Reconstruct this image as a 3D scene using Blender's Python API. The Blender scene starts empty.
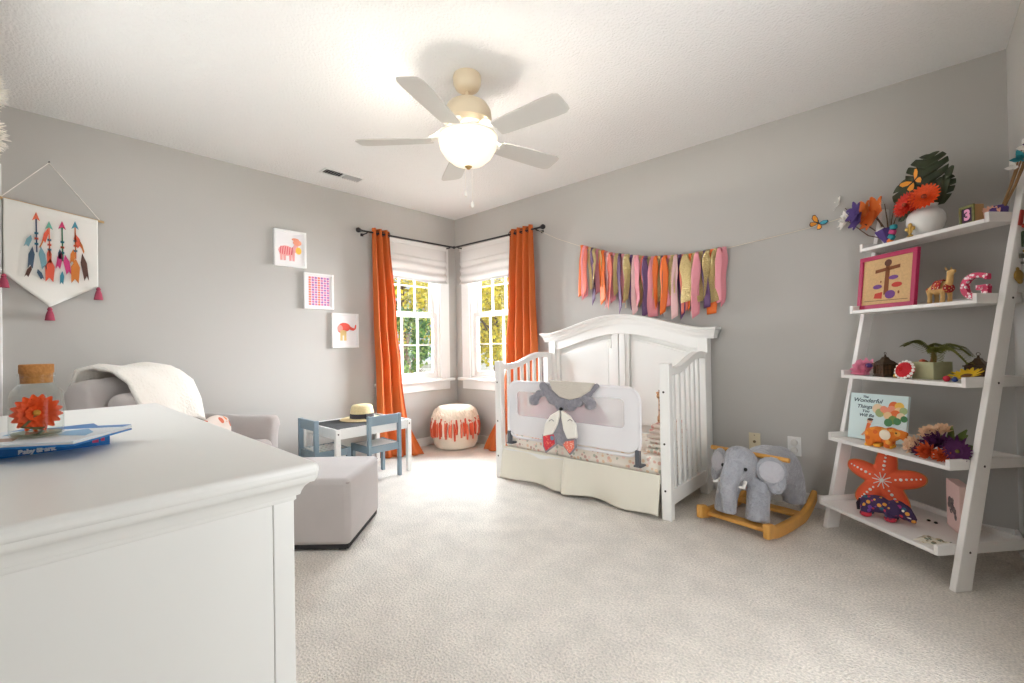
import bpy, bmesh, math, random
from mathutils import Vector, Matrix, Euler
import numpy as np

random.seed(7)
PI = math.pi
SC = bpy.context.scene
COL = SC.collection
R_ = math.radians

# ------------------------------------------------------------------ camera
CF, CYAW, CPITCH, CROLL = 445.88, -0.7397, 0.0091, -0.0173
CPOS = Vector((3.8161, -3.2635, 1.0245))
_f = Vector((math.sin(CYAW) * math.cos(CPITCH), math.cos(CYAW) * math.cos(CPITCH), math.sin(CPITCH)))
_r0 = Vector((math.cos(CYAW), -math.sin(CYAW), 0.0))
_u0 = _r0.cross(_f)
_r = _r0 * math.cos(CROLL) + _u0 * math.sin(CROLL)
_u = -_r0 * math.sin(CROLL) + _u0 * math.cos(CROLL)
cam = bpy.data.objects.new('camera', bpy.data.cameras.new('camera'))
COL.objects.link(cam)
cam.data.sensor_fit = 'HORIZONTAL'
cam.data.sensor_width = 36.0
cam.data.lens = CF * 36.0 / 1024.0
cam.data.clip_start = 0.02
cam.matrix_world = Matrix(((_r.x, _u.x, -_f.x, CPOS.x), (_r.y, _u.y, -_f.y, CPOS.y), (_r.z, _u.z, -_f.z, CPOS.z), (0, 0, 0, 1)))
SC.camera = cam


def at(px, py, axis, val):
    """point of the real plane axis=val seen at a photograph pixel (used to measure the room)"""
    d = _f + _r * ((px - 512) / CF) - _u * ((py - 341.5) / CF)
    t = (val - CPOS[axis]) / d[axis]
    return CPOS + d * t


# ------------------------------------------------------------------ world, sun, daylight, exposure
SC.view_settings.view_transform = 'Standard'
SC.view_settings.look = 'None'
SC.view_settings.gamma = 1.0
SC.view_settings.use_curve_mapping = False
SC.view_settings.exposure = 0.8
SC.cycles.use_denoising = True
SC.cycles.max_bounces = 10
SC.cycles.diffuse_bounces = 6
SC.cycles.transparent_max_bounces = 16
SC.cycles.sample_clamp_indirect = 6.0
SC.cycles.caustics_reflective = False
SC.cycles.caustics_refractive = False

world = bpy.data.worlds.new('daylight_sky')
SC.world = world
world.use_nodes = True
world.node_tree.nodes['Background'].inputs[0].default_value = (0.80, 0.90, 1.0, 1)
world.node_tree.nodes['Background'].inputs[1].default_value = 0.55


def lamp(name, kind, loc, energy, color=(1, 1, 1), target=None, size=None, size_y=None, radius=None):
    l = bpy.data.lights.new(name, kind)
    l.energy = energy
    l.color = color
    if kind == 'AREA':
        l.shape = 'RECTANGLE'
        l.size = size
        l.size_y = size_y
    elif radius is not None:
        if kind == 'SUN':
            l.angle = radius
        else:
            l.shadow_soft_size = radius
    o = bpy.data.objects.new(name, l)
    COL.objects.link(o)
    o.location = loc
    if target is not None:
        o.rotation_euler = (Vector(target) - Vector(loc)).to_track_quat('-Z', 'Y').to_euler()
    return o


lamp('sun', 'SUN', (5.0, 1.2, 8), 2.6, (1.0, 0.93, 0.8), target=(0.5, 0.8, 1.5), radius=R_(1.5))
# bright sky outside each window
lamp('sky_beyond_left_window', 'AREA', (-3.0, 0.3, 3.6), 1550, (0.84, 0.93, 1.0), target=(0.0, -0.62, 1.15), size=6.0, size_y=2.2)
lamp('sky_beyond_right_window', 'AREA', (-0.2, 3.0, 3.6), 1550, (0.84, 0.93, 1.0), target=(0.66, 0.0, 1.15), size=6.0, size_y=2.2)

# unseen fill panels added to the side of each window to brighten the walls
lamp('side_fill_left_window', 'AREA', (-3.2, -1.7, 1.6), 400, (0.94, 0.97, 1.0), target=(0.0, -0.62, 1.2), size=1.8, size_y=1.8)
lamp('side_fill_right_window', 'AREA', (1.6, 3.2, 1.6), 580, (0.94, 0.97, 1.0), target=(0.62, 0.0, 1.2), size=1.8, size_y=1.8)
# fill lamp outside the added, unseen window above the dresser
lamp('added_window_fill', 'AREA', (1.6, -3.62, 1.58), 9.5, (0.95, 0.98, 1.0), target=(1.6, 0.0, 1.58), size=1.5, size_y=1.0)
# fill lamp just beyond the added, unseen doorway in the right wall
lamp('added_doorway_fill', 'AREA', (4.34, -2.0, 1.12), 21, (0.95, 0.98, 1.0), target=(3.0, -2.0, 1.25), size=1.1, size_y=2.0)

# ------------------------------------------------------------------ materials
MATS = {}


def lin(c):
    return tuple(((v / 255.0) / 12.92 if v / 255.0 <= 0.04045 else ((v / 255.0 + 0.055) / 1.055) ** 2.4) for v in c)


def mat(name, rgb, rough=0.6, bump=None, var=None, metal=0.0, spec=0.5, emit=None, sheen=0.0, coat=0.0, trans=0.0):
    """rgb in 0-255; bump = (scale, strength, distance); var = (scale, amount)"""
    if name in MATS:
        return MATS[name]
    m = bpy.data.materials.new(name)
    m.use_nodes = True
    nt = m.node_tree
    b = nt.nodes['Principled BSDF']
    c = lin(rgb) + (1,)
    b.inputs['Base Color'].default_value = c
    b.inputs['Roughness'].default_value = rough
    b.inputs['Metallic'].default_value = metal
    b.inputs['Specular IOR Level'].default_value = spec
    if sheen:
        b.inputs['Sheen Weight'].default_value = sheen
    if coat:
        b.inputs['Coat Weight'].default_value = coat
    if emit:
        b.inputs['Emission Color'].default_value = lin(emit[0]) + (1,)
        b.inputs['Emission Strength'].default_value = emit[1]
    tc = nt.nodes.new('ShaderNodeTexCoord')
    if var:
        n = nt.nodes.new('ShaderNodeTexNoise')
        n.inputs['Scale'].default_value = var[0]
        n.inputs['Detail'].default_value = 4
        nt.links.new(tc.outputs['Object'], n.inputs['Vector'])
        mr = nt.nodes.new('ShaderNodeMapRange')
        mr.inputs['From Min'].default_value = 0.3
        mr.inputs['From Max'].default_value = 0.7
        mr.inputs['To Min'].default_value = 1 - var[1]
        mr.inputs['To Max'].default_value = 1 + var[1]
        nt.links.new(n.outputs['Fac'], mr.inputs['Value'])
        mx = nt.nodes.new('ShaderNodeVectorMath')
        mx.operation = 'SCALE'
        mx.inputs[0].default_value = c[:3]
        nt.links.new(mr.outputs['Result'], mx.inputs['Scale'])
        nt.links.new(mx.outputs[0], b.inputs['Base Color'])
    if bump:
        n2 = nt.nodes.new('ShaderNodeTexNoise')
        n2.inputs['Scale'].default_value = bump[0]
        n2.inputs['Detail'].default_value = 3
        nt.links.new(tc.outputs['Object'], n2.inputs['Vector'])
        bp = nt.nodes.new('ShaderNodeBump')
        bp.inputs['Strength'].default_value = bump[1]
        bp.inputs['Distance'].default_value = bump[2]
        nt.links.new(n2.outputs['Fac'], bp.inputs['Height'])
        nt.links.new(bp.outputs['Normal'], b.inputs['Normal'])
    if trans:
        out = nt.nodes['Material Output']
        tr = nt.nodes.new('ShaderNodeBsdfTranslucent')
        tr.inputs['Color'].default_value = c
        ms = nt.nodes.new('ShaderNodeMixShader')
        ms.inputs['Fac'].default_value = trans
        nt.links.new(b.outputs[0], ms.inputs[1])
        nt.links.new(tr.outputs[0], ms.inputs[2])
        nt.links.new(ms.outputs[0], out.inputs['Surface'])
    MATS[name] = m
    return m


def pattern_mat(name, base, cols, scale=30.0, radius=0.35, rough=0.8, fill=0.6):
    """small scattered blots in several colours on a base colour"""
    if name in MATS:
        return MATS[name]
    m = bpy.data.materials.new(name)
    m.use_nodes = True
    nt = m.node_tree
    b = nt.nodes['Principled BSDF']
    b.inputs['Roughness'].default_value = rough
    tc = nt.nodes.new('ShaderNodeTexCoord')
    v = nt.nodes.new('ShaderNodeTexVoronoi')
    v.inputs['Scale'].default_value = scale
    nt.links.new(tc.outputs['Object'], v.inputs['Vector'])
    sp = nt.nodes.new('ShaderNodeSeparateColor')
    nt.links.new(v.outputs['Color'], sp.inputs[0])
    ramp = nt.nodes.new('ShaderNodeValToRGB')
    ramp.color_ramp.interpolation = 'CONSTANT'
    e = ramp.color_ramp.elements
    n = len(cols)
    while len(e) < n:
        e.new(0.5)
    for i, c in enumerate(cols):
        e[i].position = i / n
        e[i].color = lin(c) + (1,)
    nt.links.new(sp.outputs[0], ramp.inputs[0])
    lt = nt.nodes.new('ShaderNodeMath')
    lt.operation = 'LESS_THAN'
    lt.inputs[1].default_value = radius
    nt.links.new(v.outputs['Distance'], lt.inputs[0])
    l2 = nt.nodes.new('ShaderNodeMath')
    l2.operation = 'LESS_THAN'
    l2.inputs[1].default_value = fill
    nt.links.new(sp.outputs[1], l2.inputs[0])
    mu = nt.nodes.new('ShaderNodeMath')
    mu.operation = 'MULTIPLY'
    nt.links.new(lt.outputs[0], mu.inputs[0])
    nt.links.new(l2.outputs[0], mu.inputs[1])
    mix = nt.nodes.new('ShaderNodeMix')
    mix.data_type = 'RGBA'
    mix.inputs[6].default_value = lin(base) + (1,)
    nt.links.new(mu.outputs[0], mix.inputs[0])
    nt.links.new(ramp.outputs[0], mix.inputs[7])
    nt.links.new(mix.outputs[2], b.inputs['Base Color'])
    MATS[name] = m
    return m


def glass_mat(name, tint=(255, 255, 255), gloss=0.12):
    if name in MATS:
        return MATS[name]
    m = bpy.data.materials.new(name)
    m.use_nodes = True
    nt = m.node_tree
    nt.nodes.remove(nt.nodes['Principled BSDF'])
    out = nt.nodes['Material Output']
    t = nt.nodes.new('ShaderNodeBsdfTransparent')
    t.inputs[0].default_value = lin(tint) + (1,)
    g = nt.nodes.new('ShaderNodeBsdfGlossy')
    g.inputs['Roughness'].default_value = 0.03
    lw = nt.nodes.new('ShaderNodeLayerWeight')
    lw.inputs[0].default_value = 0.25
    mr = nt.nodes.new('ShaderNodeMath')
    mr.operation = 'MULTIPLY'
    mr.inputs[1].default_value = gloss * 3
    nt.links.new(lw.outputs['Facing'], mr.inputs[0])
    ms = nt.nodes.new('ShaderNodeMixShader')
    nt.links.new(mr.outputs[0], ms.inputs[0])
    nt.links.new(t.outputs[0], ms.inputs[1])
    nt.links.new(g.outputs[0], ms.inputs[2])
    nt.links.new(ms.outputs[0], out.inputs['Surface'])
    MATS[name] = m
    return m


def veil_mat(name, rgb, clear):
    """a fine net: part of the light goes straight through"""
    if name in MATS:
        return MATS[name]
    m = bpy.data.materials.new(name)
    m.use_nodes = True
    nt = m.node_tree
    b = nt.nodes['Principled BSDF']
    b.inputs['Base Color'].default_value = lin(rgb) + (1,)
    b.inputs['Roughness'].default_value = 0.8
    t = nt.nodes.new('ShaderNodeBsdfTransparent')
    ms = nt.nodes.new('ShaderNodeMixShader')
    ms.inputs[0].default_value = clear
    nt.links.new(b.outputs[0], ms.inputs[1])
    nt.links.new(t.outputs[0], ms.inputs[2])
    nt.links.new(ms.outputs[0], nt.nodes['Material Output'].inputs['Surface'])
    MATS[name] = m
    return m


WALL = mat('grey_wall_paint', (186, 183, 178), 0.75, bump=(180, 0.08, 0.002))
CEIL = mat('white_stippled_ceiling', (240, 239, 237), 0.9, bump=(75, 0.8, 0.010))
CARPET = mat('cream_carpet', (229, 221, 211), 0.95, bump=(120, 1.0, 0.014), var=(120, 0.2))
_nt = CARPET.node_tree                                   # softer, larger trodden patches over the tufts
_pn = _nt.nodes.new('ShaderNodeTexNoise'); _pn.inputs['Scale'].default_value = 7.0; _pn.inputs['Detail'].default_value = 5
_mr = _nt.nodes.new('ShaderNodeMapRange'); _mr.inputs['From Min'].default_value = .35; _mr.inputs['From Max'].default_value = .65; _mr.inputs['To Min'].default_value = .93; _mr.inputs['To Max'].default_value = 1.05
_vm = _nt.nodes.new('ShaderNodeVectorMath'); _vm.operation = 'SCALE'
_bs = _nt.nodes['Principled BSDF']; _old = _bs.inputs['Base Color'].links[0].from_socket
_nt.links.new(_nt.nodes['Texture Coordinate'].outputs['Object'], _pn.inputs['Vector']); _nt.links.new(_pn.outputs['Fac'], _mr.inputs['Value'])
_nt.links.new(_old, _vm.inputs[0]); _nt.links.new(_mr.outputs['Result'], _vm.inputs['Scale']); _nt.links.new(_vm.outputs[0], _bs.inputs['Base Color'])
TRIM = mat('white_trim_paint', (232, 231, 228), 0.4)
SATIN = mat('white_satin_furniture_paint', (240, 239, 235), 0.32)
SHELFW = mat('white_shelf_paint', (230, 226, 222), 0.42)
BLACKM = mat('black_metal', (48, 46, 48), 0.45, metal=0.6)
DARK = mat('dark_hole', (30, 28, 27), 0.8)
FAB = mat('grey_upholstery', (178, 170, 166), 0.9, bump=(400, 0.3, 0.002), var=(6, 0.04), sheen=0.3)

# ------------------------------------------------------------------ mesh builder
WORLD = {}


class MB:
    def __init__(self):
        self.v, self.f, self.m = [], [], []
        self.M = Matrix.Identity(4)
        self.mi = 0

    def add(self, verts, faces, mi=None):
        o = len(self.v)
        for p in verts:
            self.v.append(self.M @ Vector(p))
        for f in faces:
            self.f.append([o + i for i in f])
            self.m.append(self.mi if mi is None else mi)

    def box(self, lo, hi, mi=None, T=None):
        x0, y0, z0 = lo
        x1, y1, z1 = hi
        vs = [Vector(p) for p in ((x0, y0, z0), (x1, y0, z0), (x1, y1, z0), (x0, y1, z0), (x0, y0, z1), (x1, y0, z1), (x1, y1, z1), (x0, y1, z1))]
        if T:
            vs = [T @ p for p in vs]
        self.add(vs, [(0, 3, 2, 1), (4, 5, 6, 7), (0, 1, 5, 4), (1, 2, 6, 5), (2, 3, 7, 6), (3, 0, 4, 7)], mi)

    def cbox(self, c, s, mi=None, rot=None):
        T = Matrix.Translation(c)
        if rot:
            T = T @ Euler(rot).to_matrix().to_4x4()
        self.box((-s[0] / 2, -s[1] / 2, -s[2] / 2), (s[0] / 2, s[1] / 2, s[2] / 2), mi, T)

    def tube(self, pts, r, n=8, mi=None, caps=True, flat=1.0):
        pts = [Vector(p) for p in pts]
        rs = r if isinstance(r, (list, tuple)) else [r] * len(pts)
        vs, fs = [], []
        prev = None
        for i, p in enumerate(pts):
            d = (pts[min(i + 1, len(pts) - 1)] - pts[max(i - 1, 0)]).normalized()
            if prev is None:
                a = Vector((0, 0, 1)) if abs(d.z) < 0.9 else Vector((1, 0, 0))
                u = d.cross(a).normalized()
            else:
                u = (prev - d * prev.dot(d)).normalized()
            prev = u
            w = d.cross(u)
            for k in range(n):
                t = 2 * PI * k / n
                vs.append(p + u * (math.cos(t) * rs[i]) + w * (math.sin(t) * rs[i] * flat))
        for i in range(len(pts) - 1):
            for k in range(n):
                k2 = (k + 1) % n
                fs.append((i * n + k, i * n + k2, (i + 1) * n + k2, (i + 1) * n + k))
        if caps:
            fs.append(tuple(range(n - 1, -1, -1)))
            fs.append(tuple((len(pts) - 1) * n + k for k in range(n)))
        self.add(vs, fs, mi)

    def lathe(self, prof, n=24, c=(0, 0, 0), mi=None, T=None):
        vs, fs = [], []
        for r, z in prof:
            for k in range(n):
                t = 2 * PI * k / n
                vs.append(Vector((c[0] + r * math.cos(t), c[1] + r * math.sin(t), c[2] + z)))
        for i in range(len(prof) - 1):
            for k in range(n):
                k2 = (k + 1) % n
                fs.append((i * n + k, i * n + k2, (i + 1) * n + k2, (i + 1) * n + k))
        if prof[0][0] > 1e-5:
            fs.append(tuple(range(n - 1, -1, -1)))
        if prof[-1][0] > 1e-5:
            fs.append(tuple((len(prof) - 1) * n + k for k in range(n)))
        if T:
            vs = [T @ p for p in vs]
        self.add(vs, fs, mi)

    def prism(self, poly, y0, y1, mi=None, T=None):
        """poly in (x, z), extruded from y0 to y1"""
        n = len(poly)
        vs = [Vector((p[0], y0, p[1])) for p in poly] + [Vector((p[0], y1, p[1])) for p in poly]
        fs = [tuple(range(n)), tuple(range(2 * n - 1, n - 1, -1))]
        for i in range(n):
            j = (i + 1) % n
            fs.append((i, j, n + j, n + i))
        if T:
            vs = [T @ p for p in vs]
        self.add(vs, fs, mi)

    def ell(self, c, s, nu=16, nv=10, mi=None, rot=None):
        T = Matrix.Translation(c)
        if rot:
            T = T @ Euler(rot).to_matrix().to_4x4()
        if not isinstance(s, (list, tuple)):
            s = (s, s, s)
        vs, fs = [T @ Vector((0, 0, -s[2]))], []
        for j in range(1, nv):
            ph = -PI / 2 + PI * j / nv
            for k in range(nu):
                t = 2 * PI * k / nu
                vs.append(T @ Vector((s[0] * math.cos(ph) * math.cos(t), s[1] * math.cos(ph) * math.sin(t), s[2] * math.sin(ph))))
        vs.append(T @ Vector((0, 0, s[2])))
        for k in range(nu):
            k2 = (k + 1) % nu
            fs.append((0, 1 + k2, 1 + k))
            fs.append((len(vs) - 1, 1 + (nv - 2) * nu + k, 1 + (nv - 2) * nu + k2))
        for j in range(nv - 2):
            for k in range(nu):
                k2 = (k + 1) % nu
                a = 1 + j * nu
                fs.append((a + k, a + k2, a + nu + k2, a + nu + k))
        self.add(vs, fs, mi)

    def grid(self, fn, nu, nv, mi=None, closed_u=False):
        vs = [Vector(fn(i / nu, j / nv)) for j in range(nv + 1) for i in range(nu + 1)]
        fs = []
        for j in range(nv):
            for i in range(nu):
                a = j * (nu + 1) + i
                fs.append((a, a + 1, a + nu + 2, a + nu + 1))
        self.add(vs, fs, mi)

    def petal(self, c, d, up, L, W, mi=None, cup=0.15, n=4):
        """a leaf-shaped blade from c along d, thin but with a fold"""
        d = Vector(d).normalized()
        up = Vector(up)
        up = (up - d * up.dot(d)).normalized()
        s = d.cross(up)
        c = Vector(c)
        vs, fs = [], []
        for i in range(n + 1):
            t = i / n
            w = W * 0.5 * math.sin(PI * (0.12 + 0.85 * t)) ** 0.7
            p = c + d * (L * t) + up * (cup * L * (t * t - t * 0.3))
            vs += [p - s * w + up * (0.12 * W), p, p + s * w + up * (0.12 * W)]
        for i in range(n):
            a = i * 3
            fs += [(a, a + 1, a + 4, a + 3), (a + 1, a + 2, a + 5, a + 4)]
        self.add(vs, fs, mi)

    def build(self, name, mats, parent=None, world=False, bevel=0, smooth=True, angle=35, sub=0, solid=0, remesh=0, soft=0, fix=True, seg=2, off=-1):
        me = bpy.data.meshes.new(name)
        vs = self.v
        if world and parent is not None:
            inv = WORLD[parent.name].inverted()
            vs = [inv @ p for p in vs]
        me.from_pydata([tuple(p) for p in vs], [], self.f)
        if not isinstance(mats, (list, tuple)):
            mats = [mats]
        for mm in mats:
            me.materials.append(mm)
        me.polygons.foreach_set('material_index', self.m)
        if fix:
            bm = bmesh.new()
            bm.from_mesh(me)
            bmesh.ops.recalc_face_normals(bm, faces=bm.faces)
            bm.to_mesh(me)
            bm.free()
        if smooth:
            me.polygons.foreach_set('use_smooth', [True] * len(me.polygons))
            if not remesh and not sub:
                me.set_sharp_from_angle(angle=R_(angle))
        o = bpy.data.objects.new(name, me)
        COL.objects.link(o)
        if parent is not None:
            o.parent = parent
            WORLD[o.name] = WORLD[parent.name]
        else:
            WORLD[o.name] = Matrix.Identity(4)
        if solid:
            md = o.modifiers.new('thickness', 'SOLIDIFY')
            md.thickness = solid
            md.offset = off
        if remesh:
            md = o.modifiers.new('merge', 'REMESH')
            md.mode = 'VOXEL'
            md.voxel_size = remesh
            md.use_smooth_shade = True
        if soft:
            md = o.modifiers.new('soften', 'SMOOTH')
            md.iterations = soft
            md.factor = 0.5
        if bevel:
            md = o.modifiers.new('rounded_edges', 'BEVEL')
            md.width = bevel
            md.segments = seg
            md.limit_method = 'ANGLE'
            md.angle_limit = R_(40)
            md.harden_normals = False
        if sub:
            md = o.modifiers.new('subdivide', 'SUBSURF')
            md.levels = sub
            md.render_levels = sub
        return o


def thing(name, label, cat, loc=(0, 0, 0), rotz=0.0, group=None):
    o = bpy.data.objects.new(name, None)
    COL.objects.link(o)
    o.location = loc
    o.rotation_euler = (0, 0, rotz)
    o.empty_display_size = 0.05
    WORLD[o.name] = Matrix.Translation(loc) @ Matrix.Rotation(rotz, 4, 'Z')
    tag(o, label, cat, group)
    return o


def tag(o, label, cat, group=None):
    o['label'] = label
    o['category'] = cat
    if group:
        o['group'] = group
    return o


def struct(o):
    o['kind'] = 'structure'
    return o


def copy_thing(src, loc, rotz, label):
    def cp(o, par):
        c = o.copy()
        COL.objects.link(c)
        if par is not None:
            c.parent = par
        for ch in list(o.children):
            cp(ch, c)
        return c
    c = cp(src, None)
    c.location = loc
    c.rotation_euler = (0, 0, rotz)
    c['label'] = label
    return c


def text_obj(name, s, size, m, parent, loc, rot, depth=0.0008, align='CENTER', bold=0.0, shear=0.0):
    cu = bpy.data.curves.new(name, 'FONT')
    cu.body = s
    cu.size = size
    cu.extrude = depth
    cu.offset = bold
    cu.shear = shear
    cu.align_x = align
    cu.align_y = 'CENTER'
    tmp = bpy.data.objects.new('tmp_text', cu)
    COL.objects.link(tmp)
    dg = bpy.context.evaluated_depsgraph_get()
    me = bpy.data.meshes.new_from_object(tmp.evaluated_get(dg))
    bpy.data.objects.remove(tmp)
    me.name = name
    me.materials.clear()
    me.materials.append(m)
    o = bpy.data.objects.new(name, me)
    COL.objects.link(o)
    o.parent = parent
    o.location = loc
    o.rotation_euler = rot
    WORLD[o.name] = WORLD[parent.name] if parent else Matrix.Identity(4)
    return o
# ================================================================== the room
RX, RY, H = 4.159, -3.42, 2.44
W1 = (0.234, 0.93, 0.69, 2.0)     # window opening along its wall, from the corner


def window_wall(name, P):
    b = MB()
    L = 3.42 if name == 'wall_left' else RX
    for (a0, a1, z0, z1) in ((-0.12 if name == 'wall_left' else 0.0, W1[0], 0, H), (W1[1], L, 0, H), (W1[0], W1[1], 0, W1[2]), (W1[0], W1[1], W1[3], H)):
        q = [P(a, d, z) for a in (a0, a1) for d in (0, 0.12) for z in (z0, z1)]
        b.box((min(p[0] for p in q), min(p[1] for p in q), z0), (max(p[0] for p in q), max(p[1] for p in q), z1))
    return struct(b.build(name, WALL, smooth=False))


PL = lambda a, d, z: (-d, -a, z)
PR = lambda a, d, z: (a, d, z)
window_wall('wall_left', PL)
window_wall('wall_back', PR)
DY = (-2.5, -1.5)                # unseen doorway added in the right wall to let fill light in
b = MB(); b.box((RX, RY - .12, 0), (RX + .12, DY[0], H)); b.box((RX, DY[1], 0), (RX + .12, .12, H)); b.box((RX, DY[0], 2.06), (RX + .12, DY[1], H)); struct(b.build('wall_right', WALL, smooth=False))
b = MB(); b.box((RX - .016, DY[1], 0), (RX, DY[1] + .07, 2.13)); b.box((RX - .016, DY[0] - .07, 0), (RX, DY[0], 2.13)); b.box((RX - .016, DY[0], 2.06), (RX, DY[1], 2.13)); struct(b.build('trim_2', TRIM, bevel=.004))  # casing of the added doorway
b = MB(); b.box((RX + .12, RY - .6, -.1), (RX + 3, .12, 0)); struct(b.build('floor_added_hall', CARPET, smooth=False))  # unseen hall floor, added beyond the doorway
b = MB(); b.box((RX + .12, RY - .6, H), (RX + 3, .12, H + .1)); struct(b.build('ceiling_added_hall', CEIL, smooth=False))  # unseen hall ceiling added to keep the sun out of the doorway
b = MB(); b.box((RX + .12, RY - .7, 0), (RX + 3, RY - .6, H)); b.box((RX + .12, 0, 0), (RX + 3, .12, H)); b.box((RX + 2.9, RY - .6, 0), (RX + 3, 0, H)); struct(b.build('wall_added_hall', WALL, smooth=False))  # unseen hall walls added to close off the sun
FW0, FW1, FZ0, FZ1 = .85, 2.35, 1.08, 2.08     # unseen window added in the front wall for extra light
b = MB(); b.box((-.12, RY - .12, 0), (FW0, RY, H)); b.box((FW1, RY - .12, 0), (RX, RY, H)); b.box((FW0, RY - .12, 0), (FW1, RY, FZ0)); b.box((FW0, RY - .12, FZ1), (FW1, RY, H)); struct(b.build('wall_front', WALL, smooth=False))
w3 = bpy.data.objects.new('window_added', None); COL.objects.link(w3); WORLD[w3.name] = Matrix.Identity(4); struct(w3)
b = MB()
for x in (FW0, FW0 + .5, FW0 + 1.0, FW1): b.box((x - .02, RY - .08, FZ0), (x + .02, RY - .04, FZ1))
b.box((FW0, RY - .08, FZ0), (FW1, RY - .04, FZ0 + .04)); b.box((FW0, RY - .08, FZ1 - .04), (FW1, RY - .04, FZ1)); b.build('sash', TRIM, w3, smooth=False)
b = MB(); b.box((FW0 - .07, RY, FZ0 - .07), (FW0, RY + .012, FZ1 + .07)); b.box((FW1, RY, FZ0 - .07), (FW1 + .07, RY + .012, FZ1 + .07)); b.box((FW0, RY, FZ0 - .07), (FW1, RY + .012, FZ0)); b.box((FW0, RY, FZ1), (FW1, RY + .012, FZ1 + .07)); b.build('casing', TRIM, w3, smooth=False)
b = MB(); b.box((-.12, RY - .12, -.1), (RX + .12, .12, 0)); struct(b.build('floor', CARPET, smooth=False))
b = MB(); b.box((-.12, RY - .12, H), (RX + .12, .12, H + .1)); struct(b.build('ceiling', CEIL, smooth=False))


def baseboard(name, pts):
    (x0, y0), (x1, y1) = pts
    b = MB()
    b.box((min(x0, x1), min(y0, y1), 0), (max(x0, x1), max(y0, y1), .085))
    dx = .004 if x1 - x0 < .05 and x1 - x0 > 0 else 0
    c = MB()
    b2 = b.build(name, TRIM, smooth=False, bevel=.005)
    struct(b2)


baseboard('baseboard_left', ((0, RY), (.014, 0)))
baseboard('baseboard_back', ((.014, -.014), (RX - .014, 0)))
baseboard('baseboard_right', ((RX - .014, DY[1] + .07), (RX, 0)))
b = MB(); b.box((0, -3.42, 0), (.018, -3.343, 2.1)); struct(b.build('trim_1', TRIM, bevel=.004))


def window(name, P):
    root = bpy.data.objects.new(name, None)
    COL.objects.link(root)
    WORLD[root.name] = Matrix.Identity(4)
    struct(root)

    def bx(b, a0, a1, d0, d1, z0, z1):
        q = [P(a, d, z) for a in (a0, a1) for d in (d0, d1) for z in (z0, z1)]
        b.box(tuple(min(p[i] for p in q) for i in range(3)), tuple(max(p[i] for p in q) for i in range(3)))
    a0, a1, z0, z1 = W1
    b = MB()
    bx(b, .115, a0, -.02, 0, .685, z1 + .10); bx(b, a1, a1 + .08, -.02, 0, .685, z1 + .10); bx(b, a0, a1, -.02, 0, z1, z1 + .10)
    b.build('casing', TRIM, root, bevel=.004)
    b = MB()
    bx(b, a0, a0 + .016, 0, .12, z0, z1); bx(b, a1 - .016, a1, 0, .12, z0, z1); bx(b, a0 + .016, a1 - .016, 0, .12, z1 - .016, z1); bx(b, a0 + .016, a1 - .016, .0, .12, z0, z0 + .012)
    b.build('jamb', TRIM, root)
    b = MB(); bx(b, .075, a1 + .10, -.062, 0.0, .655, .685)
    b.build('sill', TRIM, root, bevel=.008)
    b = MB(); bx(b, .115, a1 + .08, -.018, 0, .565, .655)
    b.build('apron', TRIM, root, bevel=.003)
    x0, x1 = a0 + .016, a1 - .016
    for (zz0, zz1, d0, bot, top) in ((z0 + .012, 1.385, .035, .055, .05), (1.345, z1 - .016, .075, .05, .05)):
        b = MB()
        bx(b, x0, x0 + .046, d0, d0 + .035, zz0, zz1); bx(b, x1 - .046, x1, d0, d0 + .035, zz0, zz1)
        bx(b, x0 + .046, x1 - .046, d0, d0 + .035, zz0, zz0 + bot); bx(b, x0 + .046, x1 - .046, d0, d0 + .035, zz1 - top, zz1)
        sash = b.build('sash', TRIM, root, bevel=.003)
        b = MB()
        wi = (x1 - x0 - .092)
        for k in (1, 2):
            xc = x0 + .046 + wi * k / 3
            bx(b, xc - .0065, xc + .0065, d0 + .004, d0 + .03, zz0 + bot, zz1 - top)
        zc = (zz0 + bot + zz1 - top) / 2
        bx(b, x0 + .046, x1 - .046, d0 + .005, d0 + .029, zc - .0065, zc + .0065)
        b.build('muntin_grid', TRIM, sash)
        b = MB(); bx(b, x0 + .04, x1 - .04, d0 + .015, d0 + .019, zz0 + bot - .01, zz1 - top + .01)
        b.build('pane', glass_mat('window_glass', gloss=.1), sash, smooth=False)
    return root


window('window_1', PL)
window('window_2', PR)

# ------------------------------------------------------------------ outside
b = MB(); b.box((-30, -30, -.62), (30, 30, -.5))
SIDING = mat('white_siding', (235, 238, 242), .7)
struct(b.build('ground', mat('lawn', (150, 150, 138), .95, var=(2, .2)), smooth=False))


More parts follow.
